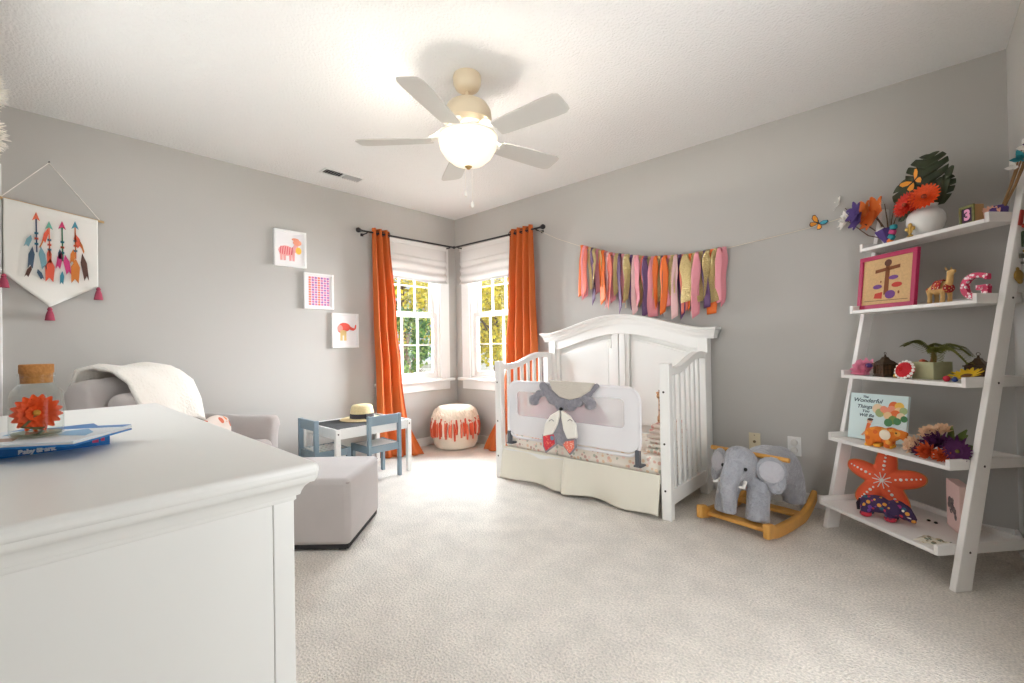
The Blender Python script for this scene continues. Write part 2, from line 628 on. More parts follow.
def tree(name, label, loc, hh, rad, cols, n, trunk, seed, zlo=.25, leaf=.14, flat=1.0):
    rnd = random.Random(seed)
    root = thing(name, label, 'tree', loc)
    b = MB()
    b.tube([(0, 0, 0), (.05, .03, hh * .4), (-.04, .05, hh * .8)], [trunk, trunk * .8, trunk * .3], 8)
    br = MB()
    for k in range(9):
        a = rnd.uniform(0, 2 * PI); z = hh * rnd.uniform(.25, .7); l = rad * rnd.uniform(.6, 1.0)
        br.tube([(0, 0, z), (math.cos(a) * l * .5, math.sin(a) * l * .5, z + l * .35), (math.cos(a) * l, math.sin(a) * l, z + l * .8)], [trunk * .4, trunk * .25, trunk * .08], 6)
    b.build('trunk', mat('bark', (105, 85, 70), .9, bump=(30, .4, .01)), root)
    br.build('branch', MATS['bark'], root)
    f = MB()
    clumps = [(rnd.uniform(0, 2 * PI), rnd.uniform(.1, 1) ** .6 * rad, rnd.uniform(zlo, 1) * hh, rnd.uniform(.25, .5) * rad) for _ in range(26)]
    for k in range(n):
        a, rr, z, s = rnd.choice(clumps)
        shape = math.sin(PI * min(1, max(.08, (z / hh - zlo * .6)))) ** .5
        p = Vector((math.cos(a) * rr * shape, math.sin(a) * rr * shape, z)) + Vector((rnd.gauss(0, s * .5), rnd.gauss(0, s * .5), rnd.gauss(0, s * .5)))
        d = Vector((rnd.gauss(0, 1), rnd.gauss(0, 1), rnd.gauss(-.2, 1))).normalized()
        e = d.orthogonal().normalized()
        l = leaf * rnd.uniform(.6, 1.3); w = l * .5
        f.add([p - e * w * .1, p + d * l * .5 - e * w * .5, p + d * l, p + d * l * .5 + e * w * .5], [(0, 1, 2, 3)], rnd.randrange(len(cols)))
    ms = [mat(name + '_leaf_' + str(i), c, .6, trans=.45) for i, c in enumerate(cols)]
    f.build('foliage', ms, root, fix=False, smooth=False)
    return root


YEL = ((225, 205, 60), (205, 190, 45), (235, 220, 90), (170, 165, 60))
GRN = ((70, 105, 45), (95, 130, 60), (50, 80, 40), (130, 150, 75))
MIX = ((150, 155, 70), (115, 130, 65), (190, 180, 85), (90, 110, 60))
tree('leafy_tree', 'tall tree with yellow leaves filling the top of the left window', (-7.2, 4.1, -.5), 4.6, 1.5, YEL, 5200, .12, 3, zlo=.42, leaf=.16)
tree('leafy_shrub', 'dark green upright shrub low in the left window', (-5.0, 2.75, -.5), 2.3, .55, GRN, 4200, .07, 4, zlo=.05, leaf=.11)
tree('leafy_tree', 'olive green tree at the right edge of the left window', (-5.4, 4.55, -.5), 3.4, .8, MIX, 2200, .06, 5, zlo=.55, leaf=.11)
tree('leafy_tree', 'yellow green tree filling the top of the right window', (-5.6, 6.3, -.5), 4.4, 1.5, MIX + YEL[:1], 9500, .08, 6, zlo=.33, leaf=.14)
tree('leafy_tree', 'sparse golden tree far behind the yellow green tree', (-8.6, 10.0, -.5), 4.6, 1.7, MIX + YEL[:2], 3000, .10, 8, zlo=.45, leaf=.15)
# neighbour's house and fence far off
nh = thing('neighbor_house', 'white neighbouring house low behind the trees in the right window', 'house', (-10.5, 14.5, -.5), .7)
b = MB(); b.box((-3.2, 0, 0), (3.2, 4, 2.0)); b.build('siding', SIDING, nh, smooth=False)
b = MB(); b.prism([(-3.6, 2.0), (3.6, 2.0), (2.4, 3.2), (-2.4, 3.2)], -.3, 4.3); b.build('roof', mat('grey_shingle', (150, 150, 155), .9), nh, smooth=False)
fe = thing('picket_fence', 'white board fence crossing the yard behind the right window', 'fence', (-7.6, 8.6, -.5), .7)
for z in (.35, .62, .9):
    b = MB(); b.box((-4, -.02, z), (4, .02, z + .12)); b.build('rail', SIDING, fe, smooth=False)
for k in range(6):
    b = MB(); b.box((-4 + 1.55 * k, -.05, 0), (-3.9 + 1.55 * k, .05, 1.1)); b.build('post', SIDING, fe, smooth=False)

# ================================================================== curtains, rod and shades
rod = thing('curtain_rod', 'black corner curtain rod running over both windows', 'curtain rod', (.105, -.105, 2.095))
b = MB(); b.tube([(.105, -1.18, 2.09), (.105, -.105, 2.1)], .0085, 10); b.build('pole', BLACKM, rod, True)
b = MB(); b.tube([(.105, -.105, 2.1), (1.29, -.105, 2.09)], .0085, 10); b.build('pole', BLACKM, rod, True)
b = MB(); b.ell((.105, -.105, 2.1), .016); b.build('elbow', BLACKM, rod, True)
for c, d in (((.105, -1.18, 2.09), (0, -1, 0)), ((1.29, -.105, 2.09), (1, 0, 0))):
    d = Vector(d); c = Vector(c)
    b = MB(); b.tube([c, c + d * .02, c + d * .03, c + d * .045, c + d * .06, c + d * .066], [.009, .012, .02, .024, .018, .004], 12)
    b.build('finial', BLACKM, rod, True)
for c, d in (((0.0, -.16, 2.1), (.105, 0, 0)), ((.16, 0.0, 2.1), (0, -.105, 0)), ((0.0, -1.135, 2.09), (.105, 0, 0)), ((1.25, 0.0, 2.09), (0, -.105, 0))):
    c = Vector(c); d = Vector(d)
    b = MB(); b.tube([c + d * .01 - Vector((0, 0, .012)), c + d * .9 - Vector((0, 0, .012)), c + d - Vector((0, 0, .004))], .006, 8)
    b.cbox(c + d * .05 - Vector((0, 0, .012)), (.014 + abs(d.y) * .1, .014 + abs(d.x) * .1, .024))
    b.build('bracket', BLACKM, rod, True)

ORANGE = mat('burnt_orange_curtain', (206, 104, 42), .75, bump=(300, .15, .002), trans=.18)


def curtain(label, P, edges, nf, flare):
    """edges: (z, a0, a1) from top to floor along the wall"""
    c = P((edges[0][1] + edges[0][2]) / 2, -.105, 0)
    root = thing('curtain', label, 'curtain', (c[0], c[1], 0), 0, 'orange grommet curtains')

    def ed(z):
        for (za, a, b_), (zb, c_, d_) in zip(edges, edges[1:]):
            if z >= zb:
                t = (za - z) / (za - zb)
                t = t * t * (3 - 2 * t)
                return a + (c_ - a) * t, b_ + (d_ - b_) * t
        return edges[-1][1:]

    def fn(u, v):
        z = 2.135 - v * 2.125
        a0, a1 = ed(z)
        k = v ** 1.5
        amp = .024 + .010 * math.sin(v * 3)
        uu = u + .03 * math.sin(3 * v + 7 * u) * v
        d = -.105 + amp * math.sin(2 * PI * nf * uu + .4) + .012 * k * math.sin(9 * u + 4 * v)
        if z < .5:
            d -= ((.5 - z) / .5) ** 2 * (.03 + flare * (1 - u) ** .8)
        return P(a0 + (a1 - a0) * u, d, z)
    b = MB(); b.grid(fn, 90, 60)
    b.build('panel', ORANGE, root, True, solid=.003)
    for k in range(int(nf * 2)):
        u = (k + .5 - .13) / (nf * 2)
        a0, a1 = edges[0][1:]
        a = a0 + (a1 - a0) * u
        g = MB()
        pc = Vector(P(a, -.105, 2.095))
        t = Vector(P(1, 0, 0)) - Vector(P(0, 0, 0))
        o1 = Vector((0, 0, 1)); o2 = t.cross(o1)
        ring = [pc + o1 * math.cos(q * PI / 8) * .02 + o2 * math.sin(q * PI / 8) * .02 for q in range(17)]
        g.tube(ring, .0035, 6)
        g.build('grommet', BLACKM, root, True)


curtain('long orange curtain beside the left window, behind the small white table', PL, [(2.135, .90, 1.085), (1.3, .83, 1.075), (.75, .775, 1.06), (.35, .74, 1.06), (0, .70, 1.06)], 3, .2)
curtain('long orange curtain beside the right window, behind the white crib', PR, [(2.135, .92, 1.21), (1.5, .88, 1.22), (.98, .83, 1.24), (.5, .78, 1.26), (0, .62, 1.26)], 4, .08)

SHADE = mat('white_linen_shade', (226, 223, 220), .8, bump=(120, .1, .003), trans=.12)


def shade(label, P, a0, a1):
    c = P((a0 + a1) / 2, -.03, 1.9)
    root = thing('roman_shade', label, 'window shade', c, 0, 'white roman shades')

    def fn(u, v):
        z = 2.085 - v * .385
        fold = 0
        if v > .35:
            w = (v - .35) / .65
            fold = .016 * math.sin(w * 3.2 * 2 * PI) * (.5 + .5 * w) + .02 * w
        sag = .012 * math.sin(PI * u) * math.sin(v * 9)
        return P(a0 + (a1 - a0) * u, -.030 - fold * .8 - .006 * math.sin(5 * u + 6 * v), z - sag - .006 * math.sin(7 * u) * v)
    b = MB(); b.grid(fn, 24, 60)
    b.build('fabric', SHADE, root, True, solid=.004)
    b = MB()
    q = [P(a, d, z) for a in (a0, a1) for d in (-.045, -.021) for z in (2.06, 2.098)]
    b.box(tuple(min(p[i] for p in q) for i in range(3)), tuple(max(p[i] for p in q) for i in range(3)))
    b.build('head_rail', TRIM, root, True)


shade('white roman shade raised on the left window', PL, .16, 1.0)
shade('white roman shade raised on the right window', PR, .125, 1.0)
# ================================================================== ceiling fan
FANM = mat('cream_fan_enamel', (226, 208, 178), .35)
FANW = mat('white_fan_enamel', (240, 236, 228), .35)
fan = thing('ceiling_fan', 'white five-blade ceiling fan with a glowing bowl light', 'ceiling fan', (2.095, -1.691, H))
b = MB(); b.lathe([(.0, 0), (.07, 0), (.074, -.012), (.072, -.045), (.06, -.07), (.035, -.085), (.0, -.086)], 32); b.build('canopy', FANM, fan)
b = MB(); b.lathe([(.012, -.08), (.012, -.135), (.028, -.14), (.03, -.15)], 16); b.build('downrod', FANM, fan)
b = MB(); b.lathe([(.0, -.128), (.03, -.13), (.075, -.14), (.105, -.16), (.122, -.19), (.126, -.225), (.122, -.25), (.10, -.27), (.0, -.272)], 40); b.build('motor_housing', FANM, fan)
b = MB(); b.lathe([(.0, -.27), (.075, -.272), (.078, -.30), (.06, -.312), (.0, -.313)], 32); b.build('switch_housing', FANW, fan)
b = MB(); b.lathe([(.143, -.320), (.152, -.318), (.156, -.324), (.152, -.330), (.143, -.330)], 40); b.build('light_rim', FANW, fan)
for k in range(5):
    a = R_(5 + 72 * k)
    T = Matrix.Rotation(a, 4, 'Z')
    b = MB(); b.M = T
    b.tube([(.09, 0, -.268), (.13, 0, -.285), (.175, 0, -.318), (.20, 0, -.326)], .011, 8, flat=1.6)
    b.cbox((.225, 0, -.329), (.07, .075, .006), rot=(R_(-12), 0, 0))
    arm = b.build('blade_iron', FANW, fan, bevel=.003)
    b = MB(); b.M = T @ Matrix.Translation((0, 0, -.335)) @ Matrix.Rotation(R_(-12), 4, 'X')
    out = [(.19, -.05), (.23, -.056), (.50, -.068), (.555, -.066), (.578, -.052), (.582, -.03), (.582, .03), (.578, .052), (.555, .066), (.50, .068), (.23, .056), (.19, .05)]
    b.prism([(x, y) for x, y in out], -.003, .003, T=Matrix.Rotation(-PI / 2, 4, 'X'))
    b.build('blade', mat('fan_blade_white', (208, 205, 198), .4), fan, bevel=.0015)
BOWL = mat('lit_frosted_glass', (250, 240, 222), .4, emit=((255, 240, 218), .36))
b = MB(); b.lathe([(.002, -.478), (.04, -.474), (.085, -.455), (.12, -.425), (.145, -.385), (.153, -.345), (.153, -.326)], 40)
b.build('light_bowl', BOWL, fan, solid=.004)
b = MB(); b.lathe([(.0, -.492), (.008, -.49), (.013, -.484), (.02, -.478), (.0, -.474)], 16); b.build('finial', mat('antique_gold', (190, 160, 105), .3, metal=.8), fan)
for dx, zz in ((-.012, -.60), (.012, -.66)):
    b = MB()
    b.tube([(dx, dx, -.48), (dx, dx, zz)], .0016, 5)
    ch = b.build('pull_chain', FANW, fan)
    b = MB(); b.lathe([(.0, zz - .036), (.008, zz - .032), (.010, zz - .02), (.006, zz - .006), (.002, zz)], 12, (dx, dx, 0)); b.build('pull_knob', FANW, ch)
for k in range(3):
    a = R_(40 + 120 * k)
    lamp('fan_bulb', 'POINT', (2.095 + .115 * math.cos(a), -1.691 + .115 * math.sin(a), H - .332), 22, (1.0, .93, .83), radius=.03)

# ------------------------------------------------------------------ ceiling vent
vt = thing('ceiling_vent', 'white metal air vent in the ceiling near the left wall', 'vent', (.366, -1.50, H))
b = MB()
for lo, hi in (((-.062, -.17, -.008), (-.045, .17, 0)), ((.045, -.17, -.008), (.062, .17, 0)), ((-.045, -.17, -.008), (.045, -.153, 0)), ((-.045, .153, -.008), (.045, .17, 0)), ((-.045, -.005, -.008), (.045, .005, 0))):
    b.box(lo, hi)
b.build('frame', TRIM, vt, bevel=.002)
b = MB(); b.box((-.045, -.153, -.0015), (.045, .153, -.0005)); b.build('duct_shade', DARK, vt, smooth=False)  # flat dark sheet standing in for the shade behind the louvers
for k in range(14):
    y = -.14 + k * .0212 + (.008 if k > 6 else 0)
    b = MB(); b.cbox((0, y, -.006), (.088, .013, .0015), rot=(R_(48 if k < 7 else -48), 0, 0)); b.build('louver', mat('vent_grey', (205, 203, 200), .5), vt, smooth=False)

# ================================================================== pictures on the left wall
FRAMEW = mat('white_picture_frame', (240, 238, 236), .4)
PAPER = mat('print_paper', (242, 238, 238), .7)


def wall_picture(name, label, y0, y1, z0, z1, tilt=0):
    yc, zc = (y0 + y1) / 2, (z0 + z1) / 2
    root = thing(name, label, 'picture', (0, yc, zc), PI / 2, 'framed animal prints on the left wall')   # local x -> +y, local -y -> +x
    w, h = (y1 - y0) / 2, (z1 - z0) / 2
    b = MB(); e = .018
    b.box((-w, -.022, -h), (-w + e, -.001, h)); b.box((w - e, -.022, -h), (w, -.001, h)); b.box((-w + e, -.022, -h), (w - e, -.001, -h + e)); b.box((-w + e, -.022, h - e), (w - e, -.001, h))
    b.build('frame', FRAMEW, root, bevel=.002)
    b = MB(); b.box((-w + e, -.012, -h + e), (w - e, -.002, h - e)); b.build('print', PAPER, root, smooth=False)
    return root, w - e, h - e


def art(root, name, polys, cols, y=-.0125):
    b = MB()
    for mi, poly in polys:
        b.prism(poly, y - .0006 - mi * .00004, y, mi)
    return b.build(name, [mat('ink_%d_%d_%d' % c, c, .8) for c in cols], root, smooth=False)


def circ(cx, cz, rx, rz=None, n=14, a0=0, a1=2 * PI):
    rz = rz or rx
    return [(cx + rx * math.cos(a0 + (a1 - a0) * k / n), cz + rz * math.sin(a0 + (a1 - a0) * k / n)) for k in range(n + (0 if a1 - a0 > 6.2 else 1))]


pic, w, h = wall_picture('framed_print', 'white framed print of a pink striped animal, highest of three on the left wall', -1.907, -1.652, 1.702, 2.002)
polys = [(0, circ(-.035, -.02, .06, .042)), (0, [(.0, -.03), (.035, .05), (.07, .045), (.04, -.03)]), (1, circ(.055, .055, .035, .024)), (1, circ(.04, .08, .03, .012)), (2, circ(.065, -.01, .024, .03))]
for x in (-.08, -.055, -.01, .015):
    polys.append((0, [(x, -.10), (x + .018, -.10), (x + .02, -.03), (x - .004, -.03)]))
for x in (-.085, -.068, -.05, -.032, -.014, .004):
    polys.append((3, [(x, -.05), (x + .007, -.05), (x + .015, .014), (x + .008, .014)]))
art(pic, 'animal_art', polys, [(240, 170, 165), (244, 160, 130), (244, 190, 80), (226, 98, 110)])
pic, w, h = wall_picture('framed_print', 'white framed orange and purple pattern print, middle of three on the left wall', -1.675, -1.419, 1.366, 1.672)
polys = []
for i in range(7):
    for j in range(12):
        c = 0 if i in (0, 3) else (1 if (i + j) % 2 else 2)
        x = -.078 + i * .026; z = -.113 + j * .0206
        polys.append((c, [(x, z - .010), (x + .0125, z), (x, z + .010), (x - .0125, z)]))
polys = [(3, [(-.092, -.125), (.092, -.125), (.092, .125), (-.092, .125)])] + polys
b = MB()
for mi, poly in polys:
    b.prism(poly, -.0135 if mi != 3 else -.0128, -.012, mi)
b.build('pattern_art', [mat('ink_o', (232, 130, 90), .8), mat('ink_p', (150, 110, 180), .8), mat('ink_pk', (214, 120, 165), .8), mat('ink_lav', (236, 208, 218), .8)], pic, smooth=False)
pic, w, h = wall_picture('framed_print', 'white framed print of a red elephant, lowest of three on the left wall', -1.438, -1.187, 1.03, 1.339)
polys = [(0, circ(-.01, .03, .058, .04)), (0, circ(-.045, .015, .03, .035)), (1, circ(-.05, .02, .026, .03)), (0, [(.03, .05), (.06, .03), (.085, .02), (.09, .035), (.095, .055), (.105, .05), (.10, .015), (.075, .0), (.045, .005)])]
for x in (-.05, -.015):
    polys.append((2, [(x, -.09), (x + .024, -.09), (x + .022, .0), (x + .002, .0)]))
polys.append((2, circ(-.02, -.02, .03, .025)))
art(pic, 'elephant_art', polys, [(230, 92, 80), (240, 160, 150), (236, 205, 140)])

# ================================================================== wall banner with arrows
bn = thing('wall_banner', 'white cloth pennant printed with four feathered arrows, hanging on the left wall', 'wall hanging', (0, -3.14, 1.7))
CANVAS = mat('white_canvas', (238, 235, 228), .9, bump=(260, .3, .002))
WOODL = mat('pale_wood', (206, 172, 124), .5, var=(20, .1))
TASS = mat('dusty_rose_yarn', (160, 66, 88), .95, bump=(300, .4, .003))


def bpt(y, z, x=.022):
    return (x, y, z)


top0, top1 = (-3.338, 1.905), (-2.945, 1.852)
b = MB(); b.tube([bpt(-3.375, 1.91), bpt(-2.915, 1.848)], .007, 10); b.build('dowel', WOODL, bn, True)
b = MB(); b.tube([bpt(-3.345, 1.912), (.006, -3.155, 2.162), bpt(-2.935, 1.856)], .003, 6); b.build('cord', mat('white_cord', (235, 230, 222), .9), bn, True)
b = MB(); b.tube([(0, -3.155, 2.163), (.014, -3.155, 2.166)], .003, 6); b.build('nail', BLACKM, bn, True)


def cloth(u, v):
    y = top0[0] + (top1[0] - top0[0]) * u
    zt = top0[1] + (top1[1] - top0[1]) * u
    zb = (1.48 + (1.30 - 1.48) * (u / .46)) if u < .46 else (1.30 + (1.437 - 1.30) * ((u - .46) / .54))
    return (.024 + .005 * math.sin(6 * u) * v + (.009 if v < .04 else 0), y, zt + (zb - zt) * v)


b = MB(); b.grid(cloth, 50, 24); b.build('cloth', CANVAS, bn, True, solid=.002)
for y, z in ((-3.336, 1.478), (-3.157, 1.298), (-2.945, 1.434)):
    b = MB()
    b.tube([(.026, y, z), (.026, y, z - .012), (.026, y, z - .02), (.026, y, z - .028), (.026, y, z - .05), (.026, y, z - .078)], [.005, .012, .009, .013, .018, .022], 12)
    b.build('tassel', TASS, bn, True)


def arrow(px, ptop, pbot, head, shaft, feathers):
    p0 = at(px, ptop, 0, .034); p1 = at(px + 1.5, pbot, 0, .034)
    b = MB()
    X = .0345

    def q(y, z): return (X, y, z)

    def poly(pts, mi):
        n = len(pts)
        b.add([q(*p) for p in pts] + [(X - .003, p[0], p[1]) for p in pts], [tuple(range(n))] + [(i, (i + 1) % n, n + (i + 1) % n, n + i) for i in range(n)], mi)
    y, z = p0.y, p0.z; L = p0.z - p1.z
    poly([(y, z), (y + .016, z - .05), (y, z - .038), (y - .016, z - .05)], 0)
    poly([(y - .003, z - .04), (y + .003, z - .04), (y + .005, z - L * .6), (y - .001, z - L * .6)], 1)
    for k, t in enumerate((.3, .38, .46)):
        poly([(y - .007, z - L * t), (y + .009, z - L * t), (y + .009, z - L * t - .012), (y - .007, z - L * t - .012)], 2 + k % 2)
    for (dy, t, ln, lean, wd, mi) in feathers:
        yy, zz = y + dy, z - L * t
        poly([(yy, zz), (yy + wd + lean * .4, zz - ln * .35), (yy + wd * .8 + lean, zz - ln), (yy + lean, zz - ln * .82), (yy - wd * .8 + lean, zz - ln), (yy - wd + lean * .3, zz - ln * .35)], mi)
    cols = [head, shaft] + [(60, 130, 150), (226, 96, 70), (70, 90, 110), (205, 120, 50), (200, 60, 120), (120, 160, 170), (90, 60, 50)]
    b.build('printed_arrow', [mat('ink_%d_%d_%d' % c, c, .8) for c in cols], bn, True, smooth=False)


arrow(36, 212, 279, (236, 120, 90), (70, 80, 110), [(-.02, .35, .07, -.02, .012, 7), (-.015, .52, .13, -.01, .013, 4), (.018, .5, .14, .015, .013, 7), (-.02, .8, .07, -.02, .01, 8), (.005, .85, .06, .02, .009, 4)])
arrow(49, 221, 281, (110, 180, 160), (226, 120, 90), [(-.004, .12, .09, -.02, .010, 3), (.0, .45, .10, .0, .010, 3), (.004, .62, .14, -.004, .020, 3), (-.02, .3, .06, -.02, .004, 5)])
arrow(62, 221, 288, (205, 60, 110), (70, 120, 90), [(-.004, .45, .11, -.015, .012, 6), (.012, .50, .12, .016, .013, 6), (.0, .75, .08, -.004, .009, 2), (-.01, .42, .07, .0, .008, 4)])
arrow(75, 221, 284, (70, 140, 160), (200, 110, 60), [(.0, .2, .09, .02, .012, 3), (-.008, .45, .09, -.006, .011, 5), (.002, .6, .15, -.004, .020, 5), (.03, .5, .17, .02, .013, 8), (.02, .3, .08, .02, .004, 5)])

# ------------------------------------------------------------------ fluffy white hanging at the far left
fl = thing('feather_mobile', 'white fluffy feather hanging cut by the left edge above the arrow pennant', 'hanging decoration', (1.6, -3.343, 2.0))
FEA = mat('white_feather', (244, 240, 232), .9, trans=.3)
b = MB(); rnd = random.Random(2)
for k in range(1100):
    z = rnd.uniform(-.36, -.06)
    prof = .032 + .010 * math.sin(z * 42)
    a = rnd.uniform(0, 2 * PI); r0 = prof * .3
    d = Vector((math.cos(a), math.sin(a), rnd.uniform(-.9, .25)))
    b.petal((math.cos(a) * r0, math.sin(a) * r0, z), d, (0, 0, 1), prof * rnd.uniform(.7, 1.15), .009, cup=.2, n=3)
b.build('plume', FEA, fl, fix=False)
b = MB(); b.tube([(0, 0, -.45), (0, 0, H - 2.0 - .004)], .002, 6); b.build('cord', MATS['white_cord'], fl)

# ================================================================== ribbon garland and butterfly on the back wall
gl = thing('ribbon_garland', 'garland of orange, pink, gold and purple fabric strips above the crib', 'garland', (2.3, -.03, 1.69))
GP = [(1.262, -.075, 2.075), (1.45, -.05, 1.97), (1.677, -.03, 1.871), (2.0, -.03, 1.748), (2.309, -.03, 1.675), (2.60, -.03, 1.650), (2.875, -.03, 1.664), (3.1, -.02, 1.688), (3.335, -.012, 1.714), (3.58, -.012, 1.757)]


def gz(x):
    for p, q in zip(GP, GP[1:]):
        if x <= q[0]:
            t = (x - p[0]) / (q[0] - p[0])
            return p[2] + (q[2] - p[2]) * t
    return GP[-1][2]


b = MB(); b.tube(GP, .002, 6); b.build('string', mat('gold_white_string', (226, 215, 196), .7), gl, True)
gold = mat('gold_sequin_fabric', (236, 210, 146), .32, bump=(130, 1.0, .03), metal=.4)
STR = {'o': mat('orange_satin', (236, 112, 36), .5), 'p': mat('pink_tulle', (238, 158, 168), .65, trans=.2), 'l': mat('pale_pink_lace', (244, 202, 200), .7, trans=.2), 'u': mat('purple_satin', (92, 56, 100), .5), 'g': gold, 'c': mat('cream_satin', (236, 214, 186), .6), 'r': mat('coral_satin', (232, 122, 104), .55)}
seq = 'oprgugpgoplrpgupcgulpgrugpoguopglurgogpgugogpp'
rnd = random.Random(12)
n = len(seq)
for i, ch in enumerate(seq):
    x = 1.70 + (2.845 - 1.70) * i / (n - 1)
    zt = gz(x) + .012
    wd = rnd.uniform(.017, .028) * (1.25 if ch in 'gp' else 1)
    ln = rnd.uniform(.36, .47) * (.82 if ch == 'g' else 1.0)
    tw = rnd.uniform(-1.5, 1.5); ph = rnd.uniform(-.7, .7); ln2 = rnd.uniform(-.02, .02); yo = -.038 - .012 * (i % 3)
    sag = rnd.uniform(0, .06)

    def fn(u, v):
        a = ph + tw * v
        w_ = wd * (.45 + .75 * min(1, v * 3.5)) * (1 + .12 * math.sin(9 * v + ph))
        zz = zt - ln * v + (u - .5) * sag * v
        return (x + ln2 * v + (u - .5) * 2 * w_ * math.cos(a) + .004 * math.sin(7 * v + i), yo + (u - .5) * 2 * w_ * math.sin(a) * .55 - .004 * math.sin(5 * v + 2 * i) + (.016 if v < .03 else 0), zz)
    b = MB(); b.grid(fn, 4, 16)
    b.cbox((x, -.032, gz(x)), (wd * .9, .022, .022))
    b.build('fabric_strip', STR[ch], gl, True, solid=.0012)

BFO = mat('monarch_orange', (232, 150, 40), .6)
BFK = mat('wing_black', (30, 25, 25), .6)
BFT = mat('wing_teal', (70, 160, 180), .6)


def butterfly(label, loc, rotz, s, flap=.5, tilt=0.0, teal=False):
    root = thing('toy_butterfly', label, 'butterfly', loc, rotz)
    b = MB(); b.tube([(0, 0, -.018 * s), (0, 0, .0), (0, 0, .02 * s)], [.002 * s, .0045 * s, .003 * s], 8); b.build('body', BFK, root)
    for sg in (-1, 1):
        for up in (0, 1):
            ply = [(0, 0), (.018, .024), (.042, .034), (.052, .026), (.046, .008), (.025, -.003)] if up else [(0, 0), (.024, -.004), (.04, -.014), (.036, -.03), (.02, -.036), (.006, -.018)]
            T = Matrix.Rotation(tilt, 4, 'Y') @ Matrix.Rotation(-sg * flap, 4, 'Z')
            b = MB()
            P1 = [(sg * x * s, z * s) for x, z in ply]
            b.prism(P1, -.0008, .0008, 1, T)
            cx = sum(p[0] for p in P1) / len(P1); cz = sum(p[1] for p in P1) / len(P1)
            b.prism([(cx + (p[0] - cx) * .8, cz + (p[1] - cz) * .8) for p in P1], -.0016, .0016, 2 if (teal and up and sg > 0) else 0, T)
            b.build('wing', [BFO, BFK, BFT], root, smooth=False)
    return root


butterfly('orange butterfly clipped on the garland string beside the ladder shelf', (3.383, -.045, 1.727), 0, 1.0, .45, .6, True)

# ------------------------------------------------------------------ outlets
ol = thing('cable_plate', 'small cream cable wall plate behind the rocking elephant', 'wall plate', (3.0, 0, .362))
b = MB(); b.box((-.035, -.006, -.057), (.035, 0, .057)); b.build('plate', mat('almond_plastic', (222, 210, 180), .4), ol, bevel=.003)
b = MB(); b.M = Matrix.Translation((0, -.006, 0)) @ Matrix.Rotation(PI / 2, 4, 'X'); b.lathe([(.009, 0), (.009, .004), (.005, .005), (.005, .012), (0, .012)], 12); b.build('socket', mat('brass', (120, 100, 70), .4, metal=.7), ol)
for z in (-.042, .042):
    b = MB(); b.M = Matrix.Translation((0, -.006, z)) @ Matrix.Rotation(PI / 2, 4, 'X'); b.lathe([(.003, 0), (.003, .0015), (0, .002)], 8); b.build('screw', MATS['brass'], ol)
ol = thing('wall_outlet', 'white electric outlet with two plug covers right of the cream plate', 'outlet', (3.226, 0, .362))
b = MB(); b.box((-.037, -.006, -.06), (.037, 0, .06)); b.build('plate', TRIM, ol, bevel=.003)
for z in (-.024, .024):
    b = MB(); b.M = Matrix.Translation((0, -.006, z)) @ Matrix.Rotation(PI / 2, 4, 'X'); b.lathe([(.02, 0), (.02, .012), (.017, .018), (0, .019)], 20); b.build('plug_cover', mat('outlet_plastic', (222, 218, 212), .35), ol)
# ================================================================== crib turned toddler bed
crib = thing('toddler_bed', 'white crib turned toddler bed with tall arched headboard on the back wall', 'bed', (2.055, -.42, 0))
HX0, HX1, HXC = 1.375, 2.745, 2.06


def crown(x):
    t = min(1, abs((x - HXC) / .755) / .88)
    return 1.125 + .128 * (.5 * (1 + math.cos(PI * t))) ** .75


# crown moulding swept along the arch
prof = [(-.03, -.075), (-.105, -.075), (-.110, -.060), (-.116, -.056), (-.120, -.040), (-.132, -.026), (-.134, -.018), (-.148, -.014), (-.152, -.002), (-.146, .003), (-.03, .003)]
b = MB()
N_ = 60
x0, x1 = HXC - .755, HXC + .755
vs, fs = [], []
m_ = len(prof)
for i in range(-1, N_ + 2):
    x = x0 + (x1 - x0) * min(max(i, 0), N_) / N_
    for (y, dz) in prof:
        ex = 0
        if i <= 0: ex = (.152 + max(y, -.152)) * .6 if y > -.152 else 0
        if i >= N_: ex = -((.152 + y) * .6)
        if abs(y + .03) < 1e-6: ex = (.047 if i <= 0 else -.047 if i >= N_ else 0) if dz < -.05 else 0
        vs.append((x + ex, -.03 if i in (-1, N_ + 1) else y, crown(x) + dz))
for i in range(N_ + 2):
    for k in range(m_):
        fs.append((i * m_ + k, i * m_ + (k + 1) % m_, (i + 1) * m_ + (k + 1) % m_, (i + 1) * m_ + k))
b.add(vs, fs); b.build('crown_moulding', SATIN, crib, True, angle=25)


def arch_poly(xa, xb, zlo, drop, n=24):
    return [(xa, zlo), (xb, zlo)] + [(xb + (xa - xb) * k / n, crown(xb + (xa - xb) * k / n) - drop) for k in range(n + 1)]


b = MB(); b.prism(arch_poly(HX0 + .02, HX1 - .02, .12, .06, 40), -.045, -.03); b.build('back_panel', SATIN, crib, True)
